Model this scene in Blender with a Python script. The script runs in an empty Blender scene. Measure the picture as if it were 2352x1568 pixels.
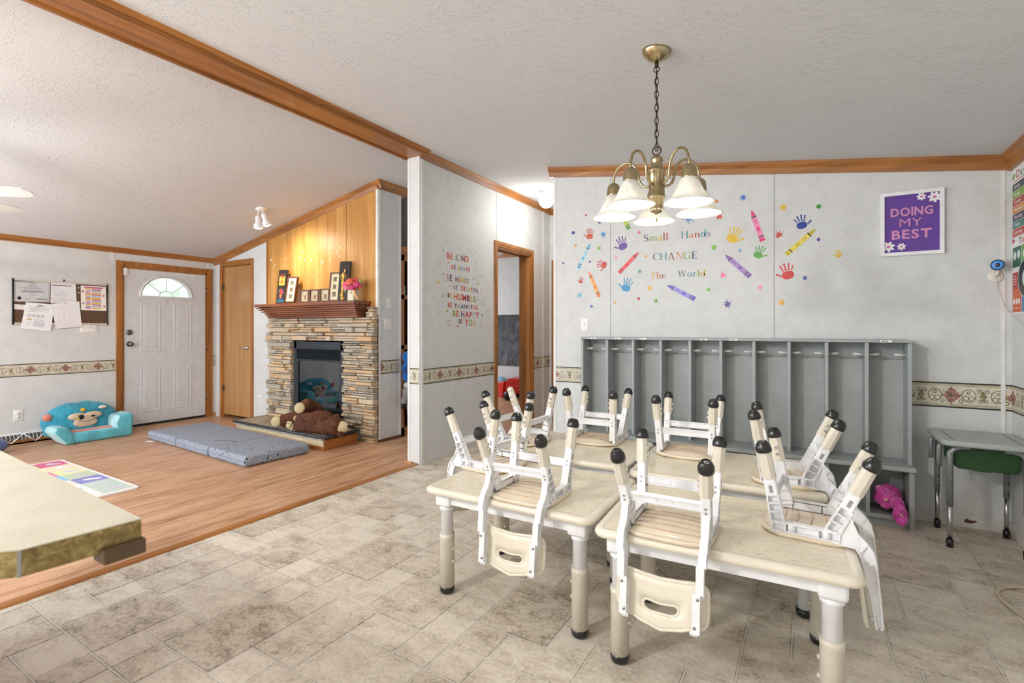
import bpy, bmesh, math, random
from mathutils import Vector, Matrix
R = math.radians
rnd = random.Random(7)
scene = bpy.context.scene
col = scene.collection

# ------------------------------------------------------------------ camera, world, exposure, large lights
F_PX, CX, HY, CAM_H = 1140.0, 1176.0, 755.0, 1.26
YAW = math.atan(686 / 1140.0)
cam_d = bpy.data.cameras.new('camera')
cam = bpy.data.objects.new('camera', cam_d); col.objects.link(cam)
cam.location = (0, 0, CAM_H); cam.rotation_euler = (R(90), 0, YAW)
cam_d.sensor_width = 36; cam_d.lens = F_PX / 2352 * 36
cam_d.shift_y = -(784 - HY) / 2352
cam_d.clip_start = 0.02
cam_d.dof.use_dof = True; cam_d.dof.focus_distance = 3.2; cam_d.dof.aperture_fstop = 4.5
scene.camera = cam
vs = scene.view_settings
vs.view_transform = 'Standard'; vs.look = 'None'; vs.gamma = 1; vs.use_curve_mapping = False
vs.exposure = 0.55
scene.cycles.use_denoising = True
scene.cycles.max_bounces = 8; scene.cycles.diffuse_bounces = 5
scene.cycles.sample_clamp_indirect = 6

def lin(c):
    return tuple(((v / 255) / 12.92 if v / 255 <= 0.04045 else ((v / 255 + 0.055) / 1.055) ** 2.4) for v in c)
def S(r, g, b): return (*lin((r, g, b)), 1)

world = bpy.data.worlds.new('World'); scene.world = world; world.use_nodes = True
wn = world.node_tree; wn.nodes.clear()
wo = wn.nodes.new('ShaderNodeOutputWorld'); wb = wn.nodes.new('ShaderNodeBackground')
wr = wn.nodes.new('ShaderNodeValToRGB'); wz = wn.nodes.new('ShaderNodeTexNoise')
wt = wn.nodes.new('ShaderNodeTexCoord')
wz.inputs['Scale'].default_value = 38; wz.inputs['Detail'].default_value = 5
wr.color_ramp.elements[0].position = 0.36; wr.color_ramp.elements[0].color = S(196, 208, 196)
wr.color_ramp.elements[1].position = 0.62; wr.color_ramp.elements[1].color = S(240, 248, 246)
wn.links.new(wt.outputs['Generated'], wz.inputs['Vector']); wn.links.new(wz.outputs['Fac'], wr.inputs['Fac'])
wn.links.new(wr.outputs['Color'], wb.inputs['Color']); wb.inputs['Strength'].default_value = 1.1
wn.links.new(wb.outputs['Background'], wo.inputs['Surface'])

def light(name, kind, loc, power, color=(1, 1, 1), size=0.1, size_y=None, aim=None, spot=None, blend=0.5):
    d = bpy.data.lights.new(name, kind); d.energy = power; d.color = color
    if kind == 'AREA':
        d.shape = 'RECTANGLE'; d.size = size; d.size_y = size_y or size
    else:
        d.shadow_soft_size = size
    if kind == 'SPOT':
        d.spot_size = R(spot); d.spot_blend = blend
    o = bpy.data.objects.new(name, d); col.objects.link(o); o.location = loc
    if aim is not None:
        o.rotation_euler = (Vector(aim) - Vector(loc)).to_track_quat('-Z', 'Y').to_euler()
    return o
# added area lights imitate daylight from out of view; no windows are built there
light('daylight_fill_kitchen', 'AREA', (-1.6, -2.55, 1.6), 20, (0.88, 0.94, 1.0), 2.0, 1.2, (-0.9, 2.5, 1.1))
light('daylight_fill_living', 'AREA', (-7.25, -0.6, 1.45), 88, (0.78, 0.89, 1.0), 2.4, 1.3, (-3.5, 1.2, 1.2))
light('daylight_fill_living_back', 'AREA', (-5.2, -2.55, 1.5), 80, (0.78, 0.89, 1.0), 2.4, 1.3, (-5.4, 3.0, 1.0))
light('daylight_fill_bedroom', 'AREA', (-7.2, 6.6, 1.5), 48, (0.90, 0.95, 1.0), 1.4, 1.2, (-3.5, 6.6, 1.0))

# pixel of the 2352x1568 photograph -> point on a vertical or horizontal plane of the room
_s, _c = math.sin(YAW), math.cos(YAW)
def _ray(px, py):
    a = (px - CX) / F_PX
    return Vector((_c * a - _s, _s * a + _c, (HY - py) / F_PX))
def on_y(px, py, y):
    r = _ray(px, py); return r * (y / r.y) + Vector((0, 0, CAM_H))
def on_x(px, py, x):
    r = _ray(px, py); return r * (x / r.x) + Vector((0, 0, CAM_H))
def on_z(px, py, z):
    r = _ray(px, py); return r * ((z - CAM_H) / r.z) + Vector((0, 0, CAM_H))

# ------------------------------------------------------------------ helpers: meshes
class MB:
    """collects shapes into one mesh"""
    def __init__(s): s.v = []; s.f = []; s.m = []; s.sm = []; s.mat = 0
    def add(s, verts, faces, smooth=False, mat=None):
        o = len(s.v); s.v += [tuple(p) for p in verts]
        for f in faces:
            s.f.append(tuple(i + o for i in f)); s.m.append(s.mat if mat is None else mat); s.sm.append(smooth)
        return s
    def box(s, x0, x1, y0, y1, z0, z1, mat=None, M=None):
        v = [Vector((x, y, z)) for x in (x0, x1) for y in (y0, y1) for z in (z0, z1)]
        if M is not None: v = [M @ p for p in v]
        return s.add(v, [(0, 1, 3, 2), (4, 6, 7, 5), (0, 4, 5, 1), (2, 3, 7, 6), (0, 2, 6, 4), (1, 5, 7, 3)], mat=mat)
    def rbox(s, x0, x1, y0, y1, z0, z1, r=0.01, seg=2, mat=None, M=None, smooth=True):
        bm = bmesh.new(); bmesh.ops.create_cube(bm, size=1)
        for p in bm.verts:
            p.co = Vector((x0 + (p.co.x + .5) * (x1 - x0), y0 + (p.co.y + .5) * (y1 - y0), z0 + (p.co.z + .5) * (z1 - z0)))
        bmesh.ops.bevel(bm, geom=bm.edges[:], offset=r, segments=seg, profile=0.5, affect='EDGES')
        s.bm(bm, M, smooth, mat); return s
    def bm(s, bm, M=None, smooth=False, mat=None):
        bm.verts.index_update()
        s.add([(M @ p.co) if M is not None else p.co.copy() for p in bm.verts], [tuple(q.index for q in f.verts) for f in bm.faces], smooth, mat)
        bm.free(); return s
    def prism(s, pts, axis, a0, a1, mat=None, M=None):
        n = len(pts)
        def P(p, a):
            q = {'x': (a, p[0], p[1]), 'y': (p[0], a, p[1]), 'z': (p[0], p[1], a)}[axis]
            return (M @ Vector(q)) if M is not None else q
        v = [P(p, a0) for p in pts] + [P(p, a1) for p in pts]
        f = [tuple(range(n)), tuple(range(2 * n - 1, n - 1, -1))] + [(i, i + n, (i + 1) % n + n, (i + 1) % n) for i in range(n)]
        return s.add(v, f, mat=mat)
    def tube(s, pts, r, seg=10, mat=None, closed=False, cap=True, M=None):
        pts = [Vector(p) for p in pts]; n = len(pts); rs = r if isinstance(r, (list, tuple)) else [r] * n
        v = []; prev = None
        for i, p in enumerate(pts):
            if closed: t = pts[(i + 1) % n] - pts[i - 1]
            else: t = pts[min(i + 1, n - 1)] - pts[max(i - 1, 0)]
            t.normalize()
            if prev is None:
                a = Vector((0, 0, 1)) if abs(t.z) < .9 else Vector((1, 0, 0)); u = t.cross(a).normalized()
            else:
                u = (prev - t * prev.dot(t)).normalized()
            prev = u; w = t.cross(u)
            for k in range(seg):
                an = 2 * math.pi * k / seg; v.append(p + (u * math.cos(an) + w * math.sin(an)) * rs[i])
        f = []
        for i in range(n if closed else n - 1):
            j = (i + 1) % n
            for k in range(seg):
                k2 = (k + 1) % seg; f.append((i * seg + k, i * seg + k2, j * seg + k2, j * seg + k))
        if M is not None: v = [M @ p for p in v]
        s.add(v, f, True, mat)
        if cap and not closed:
            o = len(s.v) - n * seg
            s.f.append(tuple(o + k for k in range(seg))[::-1]); s.m.append(s.mat if mat is None else mat); s.sm.append(False)
            s.f.append(tuple(o + (n - 1) * seg + k for k in range(seg))); s.m.append(s.mat if mat is None else mat); s.sm.append(False)
        return s
    def lathe(s, prof, seg=24, M=None, mat=None, smooth=True):
        n = len(prof); v = []
        for r, z in prof:
            for k in range(seg):
                a = 2 * math.pi * k / seg; v.append(Vector((r * math.cos(a), r * math.sin(a), z)))
        f = [(i * seg + k, i * seg + (k + 1) % seg, (i + 1) * seg + (k + 1) % seg, (i + 1) * seg + k) for i in range(n - 1) for k in range(seg)]
        if M is not None: v = [M @ p for p in v]
        s.add(v, f, smooth, mat)
        o = len(s.v) - n * seg
        for i, rev in ((0, True), (n - 1, False)):
            if prof[i][0] > 1e-5:
                q = tuple(o + i * seg + k for k in range(seg)); s.f.append(q[::-1] if rev else q); s.m.append(s.mat if mat is None else mat); s.sm.append(False)
        return s
    def ell(s, c, r, seg=20, rings=12, M=None, mat=None):
        v = [];
        for i in range(rings + 1):
            th = math.pi * i / rings
            for k in range(seg):
                a = 2 * math.pi * k / seg
                v.append(Vector((c[0] + r[0] * math.sin(th) * math.cos(a), c[1] + r[1] * math.sin(th) * math.sin(a), c[2] + r[2] * math.cos(th))))
        f = [(i * seg + k, (i + 1) * seg + k, (i + 1) * seg + (k + 1) % seg, i * seg + (k + 1) % seg) for i in range(rings) for k in range(seg)]
        if M is not None: v = [M @ p for p in v]
        return s.add(v, f, True, mat)
    def build(s, name, mats, parent=None, smooth=None, loc=None, attr=None):
        me = bpy.data.meshes.new(name); me.from_pydata(s.v, [], s.f)
        for m in (mats if isinstance(mats, (list, tuple)) else [mats]): me.materials.append(m)
        for i, p in enumerate(me.polygons):
            p.material_index = s.m[i]; p.use_smooth = s.sm[i] if smooth is None else smooth
        if attr:
            a = me.attributes.new('tone', 'FLOAT', 'FACE')
            for i, x in enumerate(attr): a.data[i].value = x
        bm = bmesh.new(); bm.from_mesh(me)
        bmesh.ops.recalc_face_normals(bm, faces=bm.faces[:]); bm.to_mesh(me); bm.free()
        me.update()
        o = bpy.data.objects.new(name, me); col.objects.link(o)
        if parent is not None: o.parent = parent
        if loc is not None: o.location = loc
        return o

def frame_M(origin, z, xhint=(1, 0, 0)):
    """matrix whose local z runs along z"""
    z = Vector(z).normalized(); x = Vector(xhint) if abs(z.dot(Vector(xhint).normalized())) < .98 else Vector((0, 1, 0)); x = (x - z * x.dot(z)).normalized(); y = z.cross(x)
    m = Matrix((x, y, z)).transposed().to_4x4(); m.translation = Vector(origin); return m
def T(x, y, z): return Matrix.Translation((x, y, z))
def RZ(a): return Matrix.Rotation(a, 4, 'Z')

def thing(name, label, cat, loc=(0, 0, 0), rotz=0, group=None):
    o = bpy.data.objects.new(name, None); col.objects.link(o); o.empty_display_size = .1
    o.location = loc; o.rotation_euler = (0, 0, rotz); o['label'] = label; o['category'] = cat
    if group: o['group'] = group
    return o
def tag(o, label, cat, group=None, kind=None):
    o['label'] = label; o['category'] = cat
    if group: o['group'] = group
    if kind: o['kind'] = kind
    return o
def struct(name, mb, m, parent=None, **k):
    o = mb.build(name, m, parent, **k)
    if parent is None: o['kind'] = 'structure'
    return o
def copy_tree(o, parent=None):
    c = o.copy(); col.objects.link(c); c.parent = parent
    for ch in list(o.children): copy_tree(ch, c)
    return c
def bevel(o, w=.004, seg=2):
    m = o.modifiers.new('bevel', 'BEVEL'); m.width = w; m.segments = seg; m.limit_method = 'ANGLE'; m.angle_limit = R(40); return o

# ------------------------------------------------------------------ helpers: materials
class N:
    """small node-graph writer"""
    def __init__(s, name):
        s.m = bpy.data.materials.new(name); s.m.use_nodes = True; s.t = s.m.node_tree; s.t.nodes.clear()
        s.out = s.t.nodes.new('ShaderNodeOutputMaterial'); s.b = s.t.nodes.new('ShaderNodeBsdfPrincipled')
        s.t.links.new(s.b.outputs[0], s.out.inputs['Surface'])
    def n(s, kind, **k):
        q = s.t.nodes.new('ShaderNode' + kind)
        for a, v in k.items(): setattr(q, a, v)
        return q
    def put(s, sock, v):
        if hasattr(v, 'is_output'): s.t.links.new(v, sock)
        else: sock.default_value = v
    def obj(s): return s.n('TexCoord').outputs['Object']
    def mapv(s, v, scale=(1, 1, 1), rot=(0, 0, 0), loc=(0, 0, 0)):
        q = s.n('Mapping'); s.put(q.inputs['Vector'], v); q.inputs['Scale'].default_value = scale
        q.inputs['Rotation'].default_value = rot; q.inputs['Location'].default_value = loc; return q.outputs[0]
    def noise(s, v, scale=5, detail=3, rough=.55, dist=0):
        q = s.n('TexNoise'); s.put(q.inputs['Vector'], v); q.inputs['Scale'].default_value = scale
        q.inputs['Detail'].default_value = detail; q.inputs['Roughness'].default_value = rough; q.inputs['Distortion'].default_value = dist
        return q.outputs['Fac']
    def ramp(s, f, stops, interp='LINEAR'):
        q = s.n('ValToRGB'); s.put(q.inputs['Fac'], f); e = q.color_ramp.elements; q.color_ramp.interpolation = interp
        while len(e) < len(stops): e.new(0.5)
        for i, (p, c) in enumerate(stops): e[i].position = p; e[i].color = c if len(c) == 4 else (*c, 1)
        return q.outputs['Color']
    def mix(s, f, a, b, mode='MIX'):
        q = s.n('Mix', data_type='RGBA', blend_type=mode); s.put(q.inputs[0], f); s.put(q.inputs[6], a); s.put(q.inputs[7], b); return q.outputs[2]
    def math(s, op, a, b=0.0, c=None):
        q = s.n('Math', operation=op); s.put(q.inputs[0], a); s.put(q.inputs[1], b)
        if c is not None: s.put(q.inputs[2], c)
        return q.outputs[0]
    def bump(s, h, strength=.3, dist=.01):
        q = s.n('Bump'); s.put(q.inputs['Height'], h); q.inputs['Strength'].default_value = strength; q.inputs['Distance'].default_value = dist
        s.t.links.new(q.outputs[0], s.b.inputs['Normal']); return q
    def set(s, col=None, rough=None, metal=None, spec=None, coat=None, emis=None, estr=None, sheen=None):
        for k, v in (('Base Color', col), ('Roughness', rough), ('Metallic', metal), ('Specular IOR Level', spec), ('Coat Weight', coat), ('Emission Color', emis), ('Emission Strength', estr), ('Sheen Weight', sheen)):
            if v is not None: s.put(s.b.inputs[k], v)
        return s.m

_flat = {}
def flat(rgb, rough=.5, metal=0, name=None, spec=None, coat=None, emis=0):
    """plain painted, plastic or metal surface with a faint grain"""
    key = (rgb, rough, metal, spec, coat, emis)
    if key in _flat: return _flat[key]
    g = N(name or 'surface_%d_%d_%d' % rgb)
    c = S(*rgb); f = g.noise(g.obj(), 14, 3)
    d = tuple(x * .93 for x in c[:3]) + (1,); l = tuple(min(1, x * 1.05) for x in c[:3]) + (1,)
    cc = g.ramp(f, [(.3, d), (.7, l)])
    _flat[key] = g.set(cc, rough, metal, spec, coat, c if emis else None, emis if emis else None)
    return _flat[key]

def wood(name, dark, mid, light_, axis='y', rough=.4, scale=1.0, coat=0, freq=16):
    g = N(name); sc = {'x': (.06, 1, 1), 'y': (1, .06, 1), 'z': (1, 1, .06)}[axis]
    v = g.mapv(g.obj(), tuple(q * scale for q in sc))
    a = g.noise(v, freq, 5, .6, .4); b = g.noise(g.mapv(g.obj(), tuple(q * scale for q in {'x': (.02, 1, 1), 'y': (1, .02, 1), 'z': (1, 1, .02)}[axis])), freq * 6, 3)
    f = g.math('ADD', g.math('MULTIPLY', a, .75), g.math('MULTIPLY', b, .25))
    c = g.ramp(f, [(.3, dark), (.5, mid), (.68, light_)])
    g.bump(f, .08, .003)
    return g.set(c, rough, coat=coat)

def make_wall(name, base, lo):
    g = N(name); o = g.obj()
    f = g.math('ADD', g.math('MULTIPLY', g.noise(o, 9, 4, .7), .5), g.math('MULTIPLY', g.noise(o, 90, 3, .7), .5))
    c = g.ramp(f, [(.35, lo), (.62, base)])
    g.bump(g.noise(o, 240, 2), .12, .002)
    return g.set(c, .55, spec=.35)
M_WALL = make_wall('vinyl_wallboard', S(216, 217, 216), S(200, 201, 200))
def make_ceiling():
    g = N('knockdown_ceiling'); o = g.obj()
    a = g.noise(g.mapv(o, (1, 1.5, 1)), 24, 5, .62, .9); b = g.noise(o, 5, 2)
    h = g.ramp(a, [(.52, (0, 0, 0, 1)), (.60, (1, 1, 1, 1))])
    h2 = g.math('MULTIPLY', h, g.ramp(b, [(.38, (.12, .12, .12, 1)), (.62, (1, 1, 1, 1))]))
    c = g.mix(g.math('MULTIPLY', h2, .12), S(214, 215, 216), S(186, 186, 185))
    g.bump(h2, .42, .006)
    return g.set(c, .85, spec=.2)
M_CEIL = make_ceiling()
OAK = dict(dark=S(112, 70, 32), mid=S(156, 100, 47), light_=S(182, 124, 64))
M_OAK = {a: wood('oak_trim_' + a, OAK['dark'], OAK['mid'], OAK['light_'], a, .38, coat=.15) for a in 'xyz'}
M_BLACK = flat((22, 22, 24), .35, name='black_plastic')
M_RUBBER = flat((18, 18, 19), .28, name='black_rubber', coat=.3)
M_WHITE = flat((236, 236, 238), .4, name='white_plastic')
M_CHROME = flat((200, 200, 202), .18, 1, name='chrome')
M_NICKEL = flat((128, 124, 118), .22, 1, name='worn_nickel')

# ================================================================== THE SETTING
WX = -3.09; WXB = -3.25; COLY = 3.5; LY = 4.2; RX = 1.06; FRX = -7.4; FPY = 3.95; CHX = -4.1; HEND = 6.14
def ceil_r(x): return 2.92 - .1425 * (x + 3.15)
def ceil_l(x): return 3.06 + .1925 * (x + 3.25)

# --- tile floor: repeating block of 12 x 9 units, one face per tile, grout strips between
def make_tile():
    g = N('stone_look_vinyl_tile'); o = g.obj()
    at = g.n('Attribute', attribute_name='tone').outputs['Fac']
    n1 = g.noise(g.mapv(o, (1, 1.5, 1)), 7, 6, .68, .6); n2 = g.noise(o, 58, 6, .76, .5)
    f = g.math('ADD', g.math('MULTIPLY', n1, .62), g.math('MULTIPLY', n2, .62)); f = g.math('SUBTRACT', f, .08)
    f = g.math('ADD', f, at)
    c = g.ramp(f, [(.26, S(104, 94, 80)), (.38, S(158, 146, 128)), (.48, S(198, 187, 170)), (.62, S(220, 211, 196)), (.85, S(228, 220, 207))])
    g.bump(n2, .1, .002)
    return g.set(c, g.ramp(n2, [(.3, (.42,) * 3 + (1,)), (.7, (.55,) * 3 + (1,))]), spec=.4)
M_TILE = make_tile(); M_GROUT = flat((214, 208, 198), .7, name='pale_grout')
TILES = [(-8, 0, -5, 5, 0), (-8, 7, -6, 9, 1), (-6, 5, -2, 9, -1), (-5, 0, 0, 3, .4), (-5, 3, -2, 5, 1), (-2, 3, 0, 5, -.5), (-2, 5, 0, 7, .8), (-2, 7, 0, 9, -.3),
         (0, 3, 2, 5, .2), (0, 5, 2, 7, -.4), (0, 7, 4, 12, -1.1), (2, 3, 4, 5, 0), (2, 5, 6, 7, .5)]
UX, UY, OX, OY = .0832, .0856, -2.228, 1.923
mb = MB(); tones = []
X0, X1, Y0, Y1 = -3.135, RX, -2.6, 8.2
mb.box(X0, X1, Y0, Y1, -.05, -.0015, mat=1); tones += [0] * 6
for i in range(-4, 8):
    for j in range(-8, 10):
        for a, b, c, d, tn in TILES:
            x0, x1 = OX + (a + 12 * i) * UX, OX + (c + 12 * i) * UX
            y0, y1 = OY + (b + 9 * j) * UY, OY + (d + 9 * j) * UY
            x0, x1, y0, y1 = max(x0 + .003, X0), min(x1 - .003, X1), max(y0 + .003, Y0), min(y1 - .003, Y1)
            if x1 - x0 < .01 or y1 - y0 < .01: continue
            if x1 > WX + .3 and y0 > LY + .1 and x0 > -1.9: continue
            e = .003
            mb.add([(x0, y0, -.0014), (x1, y0, -.0014), (x1, y1, -.0014), (x0, y1, -.0014), (x0 + e, y0 + e, 0), (x1 - e, y0 + e, 0), (x1 - e, y1 - e, 0), (x0 + e, y1 - e, 0)],
                   [(4, 5, 6, 7), (0, 1, 5, 4), (1, 2, 6, 5), (2, 3, 7, 6), (3, 0, 4, 7)], mat=0)
            tn_ = tn * .045 + rnd.uniform(-.025, .025); tones += [tn_] + [tn_ - .13] * 4
struct('floor_dining', mb, [M_TILE, M_GROUT], attr=tones)

def make_laminate():
    g = N('oak_laminate_floor'); o = g.obj()
    br = g.n('TexBrick'); br.offset = .37; br.inputs['Scale'].default_value = 1
    g.put(br.inputs['Vector'], g.mapv(o, (1, 1, 1), (0, 0, R(90))))
    br.inputs['Brick Width'].default_value = 1.15; br.inputs['Row Height'].default_value = .064; br.inputs['Mortar Size'].default_value = .0012
    br.inputs['Color1'].default_value = (.2, .2, .2, 1); br.inputs['Color2'].default_value = (.9, .9, .9, 1); br.inputs['Mortar'].default_value = (.05, .05, .05, 1)
    a = g.noise(g.mapv(o, (1, .055, 1)), 62, 6, .68, .9); b = g.noise(g.mapv(o, (1, .10, 1)), 15, 4, .65, .6)
    sep = g.n('SeparateColor'); g.put(sep.inputs[0], br.outputs['Color'])
    f = g.math('ADD', g.math('ADD', g.math('MULTIPLY', a, .62), g.math('MULTIPLY', b, .3)), g.math('MULTIPLY', sep.outputs[0], .08))
    c = g.ramp(f, [(.30, S(106, 70, 46)), (.41, S(156, 110, 78)), (.50, S(190, 146, 112)), (.64, S(214, 176, 144))])
    return g.set(c, .38, spec=.45)
M_LAM = make_laminate()
mb = MB().box(FRX, -3.135, -2.6, 8.2, -.05, .004); struct('floor_living', mb, M_LAM)
mb = MB().prism([(-3.165, .0), (-3.165, .0125), (-3.15, .014), (-3.125, .009), (-3.11, .001)], 'y', -2.6, COLY + .03)
struct('trim_1', mb, M_OAK['y'])                                     # threshold strip between laminate and tile

# --- ceilings
mb = MB().prism([(-3.15, ceil_r(-3.15)), (RX + .1, ceil_r(RX + .1)), (RX + .1, ceil_r(RX) + .12), (-3.15, ceil_r(-3.15) + .12)], 'y', -2.7, 8.3); struct('ceiling_dining', mb, M_CEIL)
mb = MB().prism([(-7.5, ceil_l(-7.5)), (-3.2, ceil_l(-3.2)), (-3.2, ceil_l(-3.2) + .12), (-7.5, ceil_l(-7.5) + .12)], 'y', -2.7, 8.3); struct('ceiling_living', mb, M_CEIL)

# --- walls
TOPZ = 3.1
mb = MB()                                                            # front wall with the entry door opening
DY0, DY1, DZ = 2.815, 3.835, 2.045
mb.box(FRX - .12, FRX, -2.7, DY0, 0, 2.34); mb.box(FRX - .12, FRX, DY1, 8.3, 0, 2.34); mb.box(FRX - .12, FRX, DY0, DY1, DZ, 2.34)
struct('wall_front', mb, M_WALL)
CX0, CX1, CZ = -7.19, -6.50, 2.155
mb = MB()                                                            # fireplace wall: closet opening, firebox opening, sloping top
def xz(x0, x1, z0, z1=None): mb.prism([(x0, z0), (x1, z0), (x1, z1 or ceil_l(x1) + .05), (x0, z1 or ceil_l(x0) + .05)], 'y', FPY, FPY + .1)
xz(FRX, CX0, 0); xz(CX0, CX1, CZ); xz(CX1, -5.54, 0); xz(-5.54, -4.58, 1.125); xz(-4.58, CHX - .1, 0)
struct('wall_fireplace', mb, M_WALL)
M_WALLSHADE = M_WALL
mb = MB().box(CHX - .1, CHX, FPY, 4.30, 0, TOPZ - .1); struct('wall_chase', mb, M_WALL)
mb = MB().box(FRX, CHX - .1, 4.56, 4.62, 0, 3.0).box(CHX - .5, WXB, 4.62, 4.68, 0, TOPZ); struct('wall_back_living', mb, M_WALL)
mb = MB()                                                            # partition with the lettering and the doorway
PY0, PY1, PZ = 4.80, 5.60, 2.21
mb.box(WXB, WX, COLY, PY0, 0, TOPZ); mb.box(WXB, WX, PY1, 8.3, 0, TOPZ); mb.box(WXB, WX, PY0, PY1, PZ, TOPZ)
struct('wall_partition', mb, M_WALL)
mb = MB().box(-2.07, RX + .1, LY, LY + .12, 0, TOPZ); struct('wall_lockers', mb, M_WALL)
mb = MB().box(-2.07, -1.95, LY + .12, 8.3, 0, TOPZ); struct('wall_hall', mb, M_WALL)
mb = MB().box(WX, -2.07, HEND, HEND + .1, 0, TOPZ); struct('wall_hall_end', mb, M_WALL)
mb = MB().box(RX, RX + .12, -2.7, LY + .1, 0, 2.6); struct('wall_right', mb, M_WALL)
mb = MB().box(FRX - .1, RX + .1, -2.72, -2.6, 0, TOPZ); struct('wall_kitchen', mb, M_WALL)
mb = MB().box(FRX - .1, WXB, 8.2, 8.3, 0, TOPZ); struct('wall_bedroom', make_wall and mb, M_WALL)

# --- seams and batten strips of the wallboard
M_SEAM = flat((150, 147, 138), .7, name='seam_grey_green'); M_BATTEN = flat((226, 224, 221), .5, name='pvc_batten')  # seam strips are grey-green in their own right
mb = MB()
mb.box(-1.516, -1.512, LY - .0015, LY, 0, ceil_r(-1.5) - .08); mb.box(-.237, -.233, LY - .0015, LY, 0, ceil_r(-.2) - .08)
struct('trim_2', mb, M_SEAM)
mb = MB().box(WX, WX + .0015, 4.786, 4.79, PZ + .06, 2.86); struct('trim_3', mb, M_SEAM)
mb = MB()
for y in (5.93,): mb.box(WX, WX + .006, y, y + .03, 0, 2.86)
mb.box(WX, WX + .005, COLY, COLY + .03, 0, 2.86); mb.box(WXB + .0, WXB + .025, COLY - .005, COLY, 0, 2.86)
mb.box(-2.07, -2.045, LY - .005, LY, 0, ceil_r(-2.07) - .1); mb.box(RX - .05, RX - .03, LY - .005, LY, 0, 2.24)
mb.box(FRX, FRX + .005, 2.70, 2.725, 2.11, 2.24); mb.box(FRX, FRX + .005, 3.84, 3.86, 2.11, 2.24)
mb.box(CHX, CHX + .005, FPY - .005, FPY + .025, 0, 2.8); mb.box(CHX, CHX + .005, 4.265, 4.297, 0, 2.8)
struct('trim_4', mb, M_BATTEN)
mb = MB().box(WX - .012, WX - .006, COLY - .002, COLY, 0, 2.86); struct('trim_5', mb, flat((60, 56, 50), .8, name='dark_gap'))

# --- crown mouldings, ridge beam
def crown(name, pts2, axis, a0, a1, m): return struct(name, MB().prism(pts2, axis, a0, a1), m)
def prof(sx, x, z, h=.075, d=.05):      # moulding section on a wall whose face is at x and whose room lies towards sx
    return [(x, z), (x + sx * d, z), (x + sx * d * .96, z - h * .25), (x + sx * d * .55, z - h * .55), (x + sx * d * .3, z - h), (x, z - h)]
crown('trim_6', prof(1, FRX, ceil_l(FRX) + .03, .085), 'y', -2.6, FPY, M_OAK['y'])
crown('trim_7', prof(1, WX, ceil_r(WX) + .008, .085, .05), 'y', COLY - .02, HEND, M_OAK['y'])
crown('trim_8', prof(1, CHX, ceil_l(CHX) + .01, .095), 'y', FPY - .03, 4.62, M_OAK['y'])
crown('trim_9', prof(-1, RX, ceil_r(RX) + .012, .10, .06), 'y', -2.6, LY, M_OAK['y'])
def slope_crown(name, x0, x1, cf, y, sy, h=.075, d=.05):
    pr = [(0, .01), (d, .01), (d * .96, -h * .25), (d * .55, -h * .55), (d * .3, -h), (0, -h)]
    n = len(pr); v = [(x0, y + sy * a, cf(x0) + b) for a, b in pr] + [(x1, y + sy * a, cf(x1) + b) for a, b in pr]
    f = [tuple(range(n)), tuple(range(2 * n - 1, n - 1, -1))] + [(i, i + n, (i + 1) % n + n, (i + 1) % n) for i in range(n)]
    return struct(name, MB().add(v, f), M_OAK['x'])
slope_crown('trim_10', FRX, CHX + .05, ceil_l, FPY, -1, .09)
slope_crown('trim_11', -2.11, RX, ceil_r, LY, -1, .085)
crown('trim_12', prof(-1, 8.2, 2.72, .08), 'x', FRX, WXB, M_OAK['x'])
slope_crown('trim_13', WX, -2.07, ceil_r, HEND, -1, .085)
mb = MB()
mb.box(-3.262, -3.03, -2.6, COLY, 2.862, 3.06)
mb.box(-3.275, -3.25, -2.6, COLY, 2.85, 2.875); mb.box(-3.06, -3.018, -2.6, COLY, 2.853, 2.872); mb.box(-3.035, -3.02, -2.6, COLY, 2.85, 2.91)
mb.prism([(-3.03, 2.875), (-3.012, 2.875), (-3.0, 2.885), (-2.975, ceil_r(-2.975) + .002), (-3.03, ceil_r(-3.03) + .01)], 'y', -2.6, COLY + .02)
struct('trim_14', mb, M_OAK['y'])                                    # ridge beam

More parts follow.
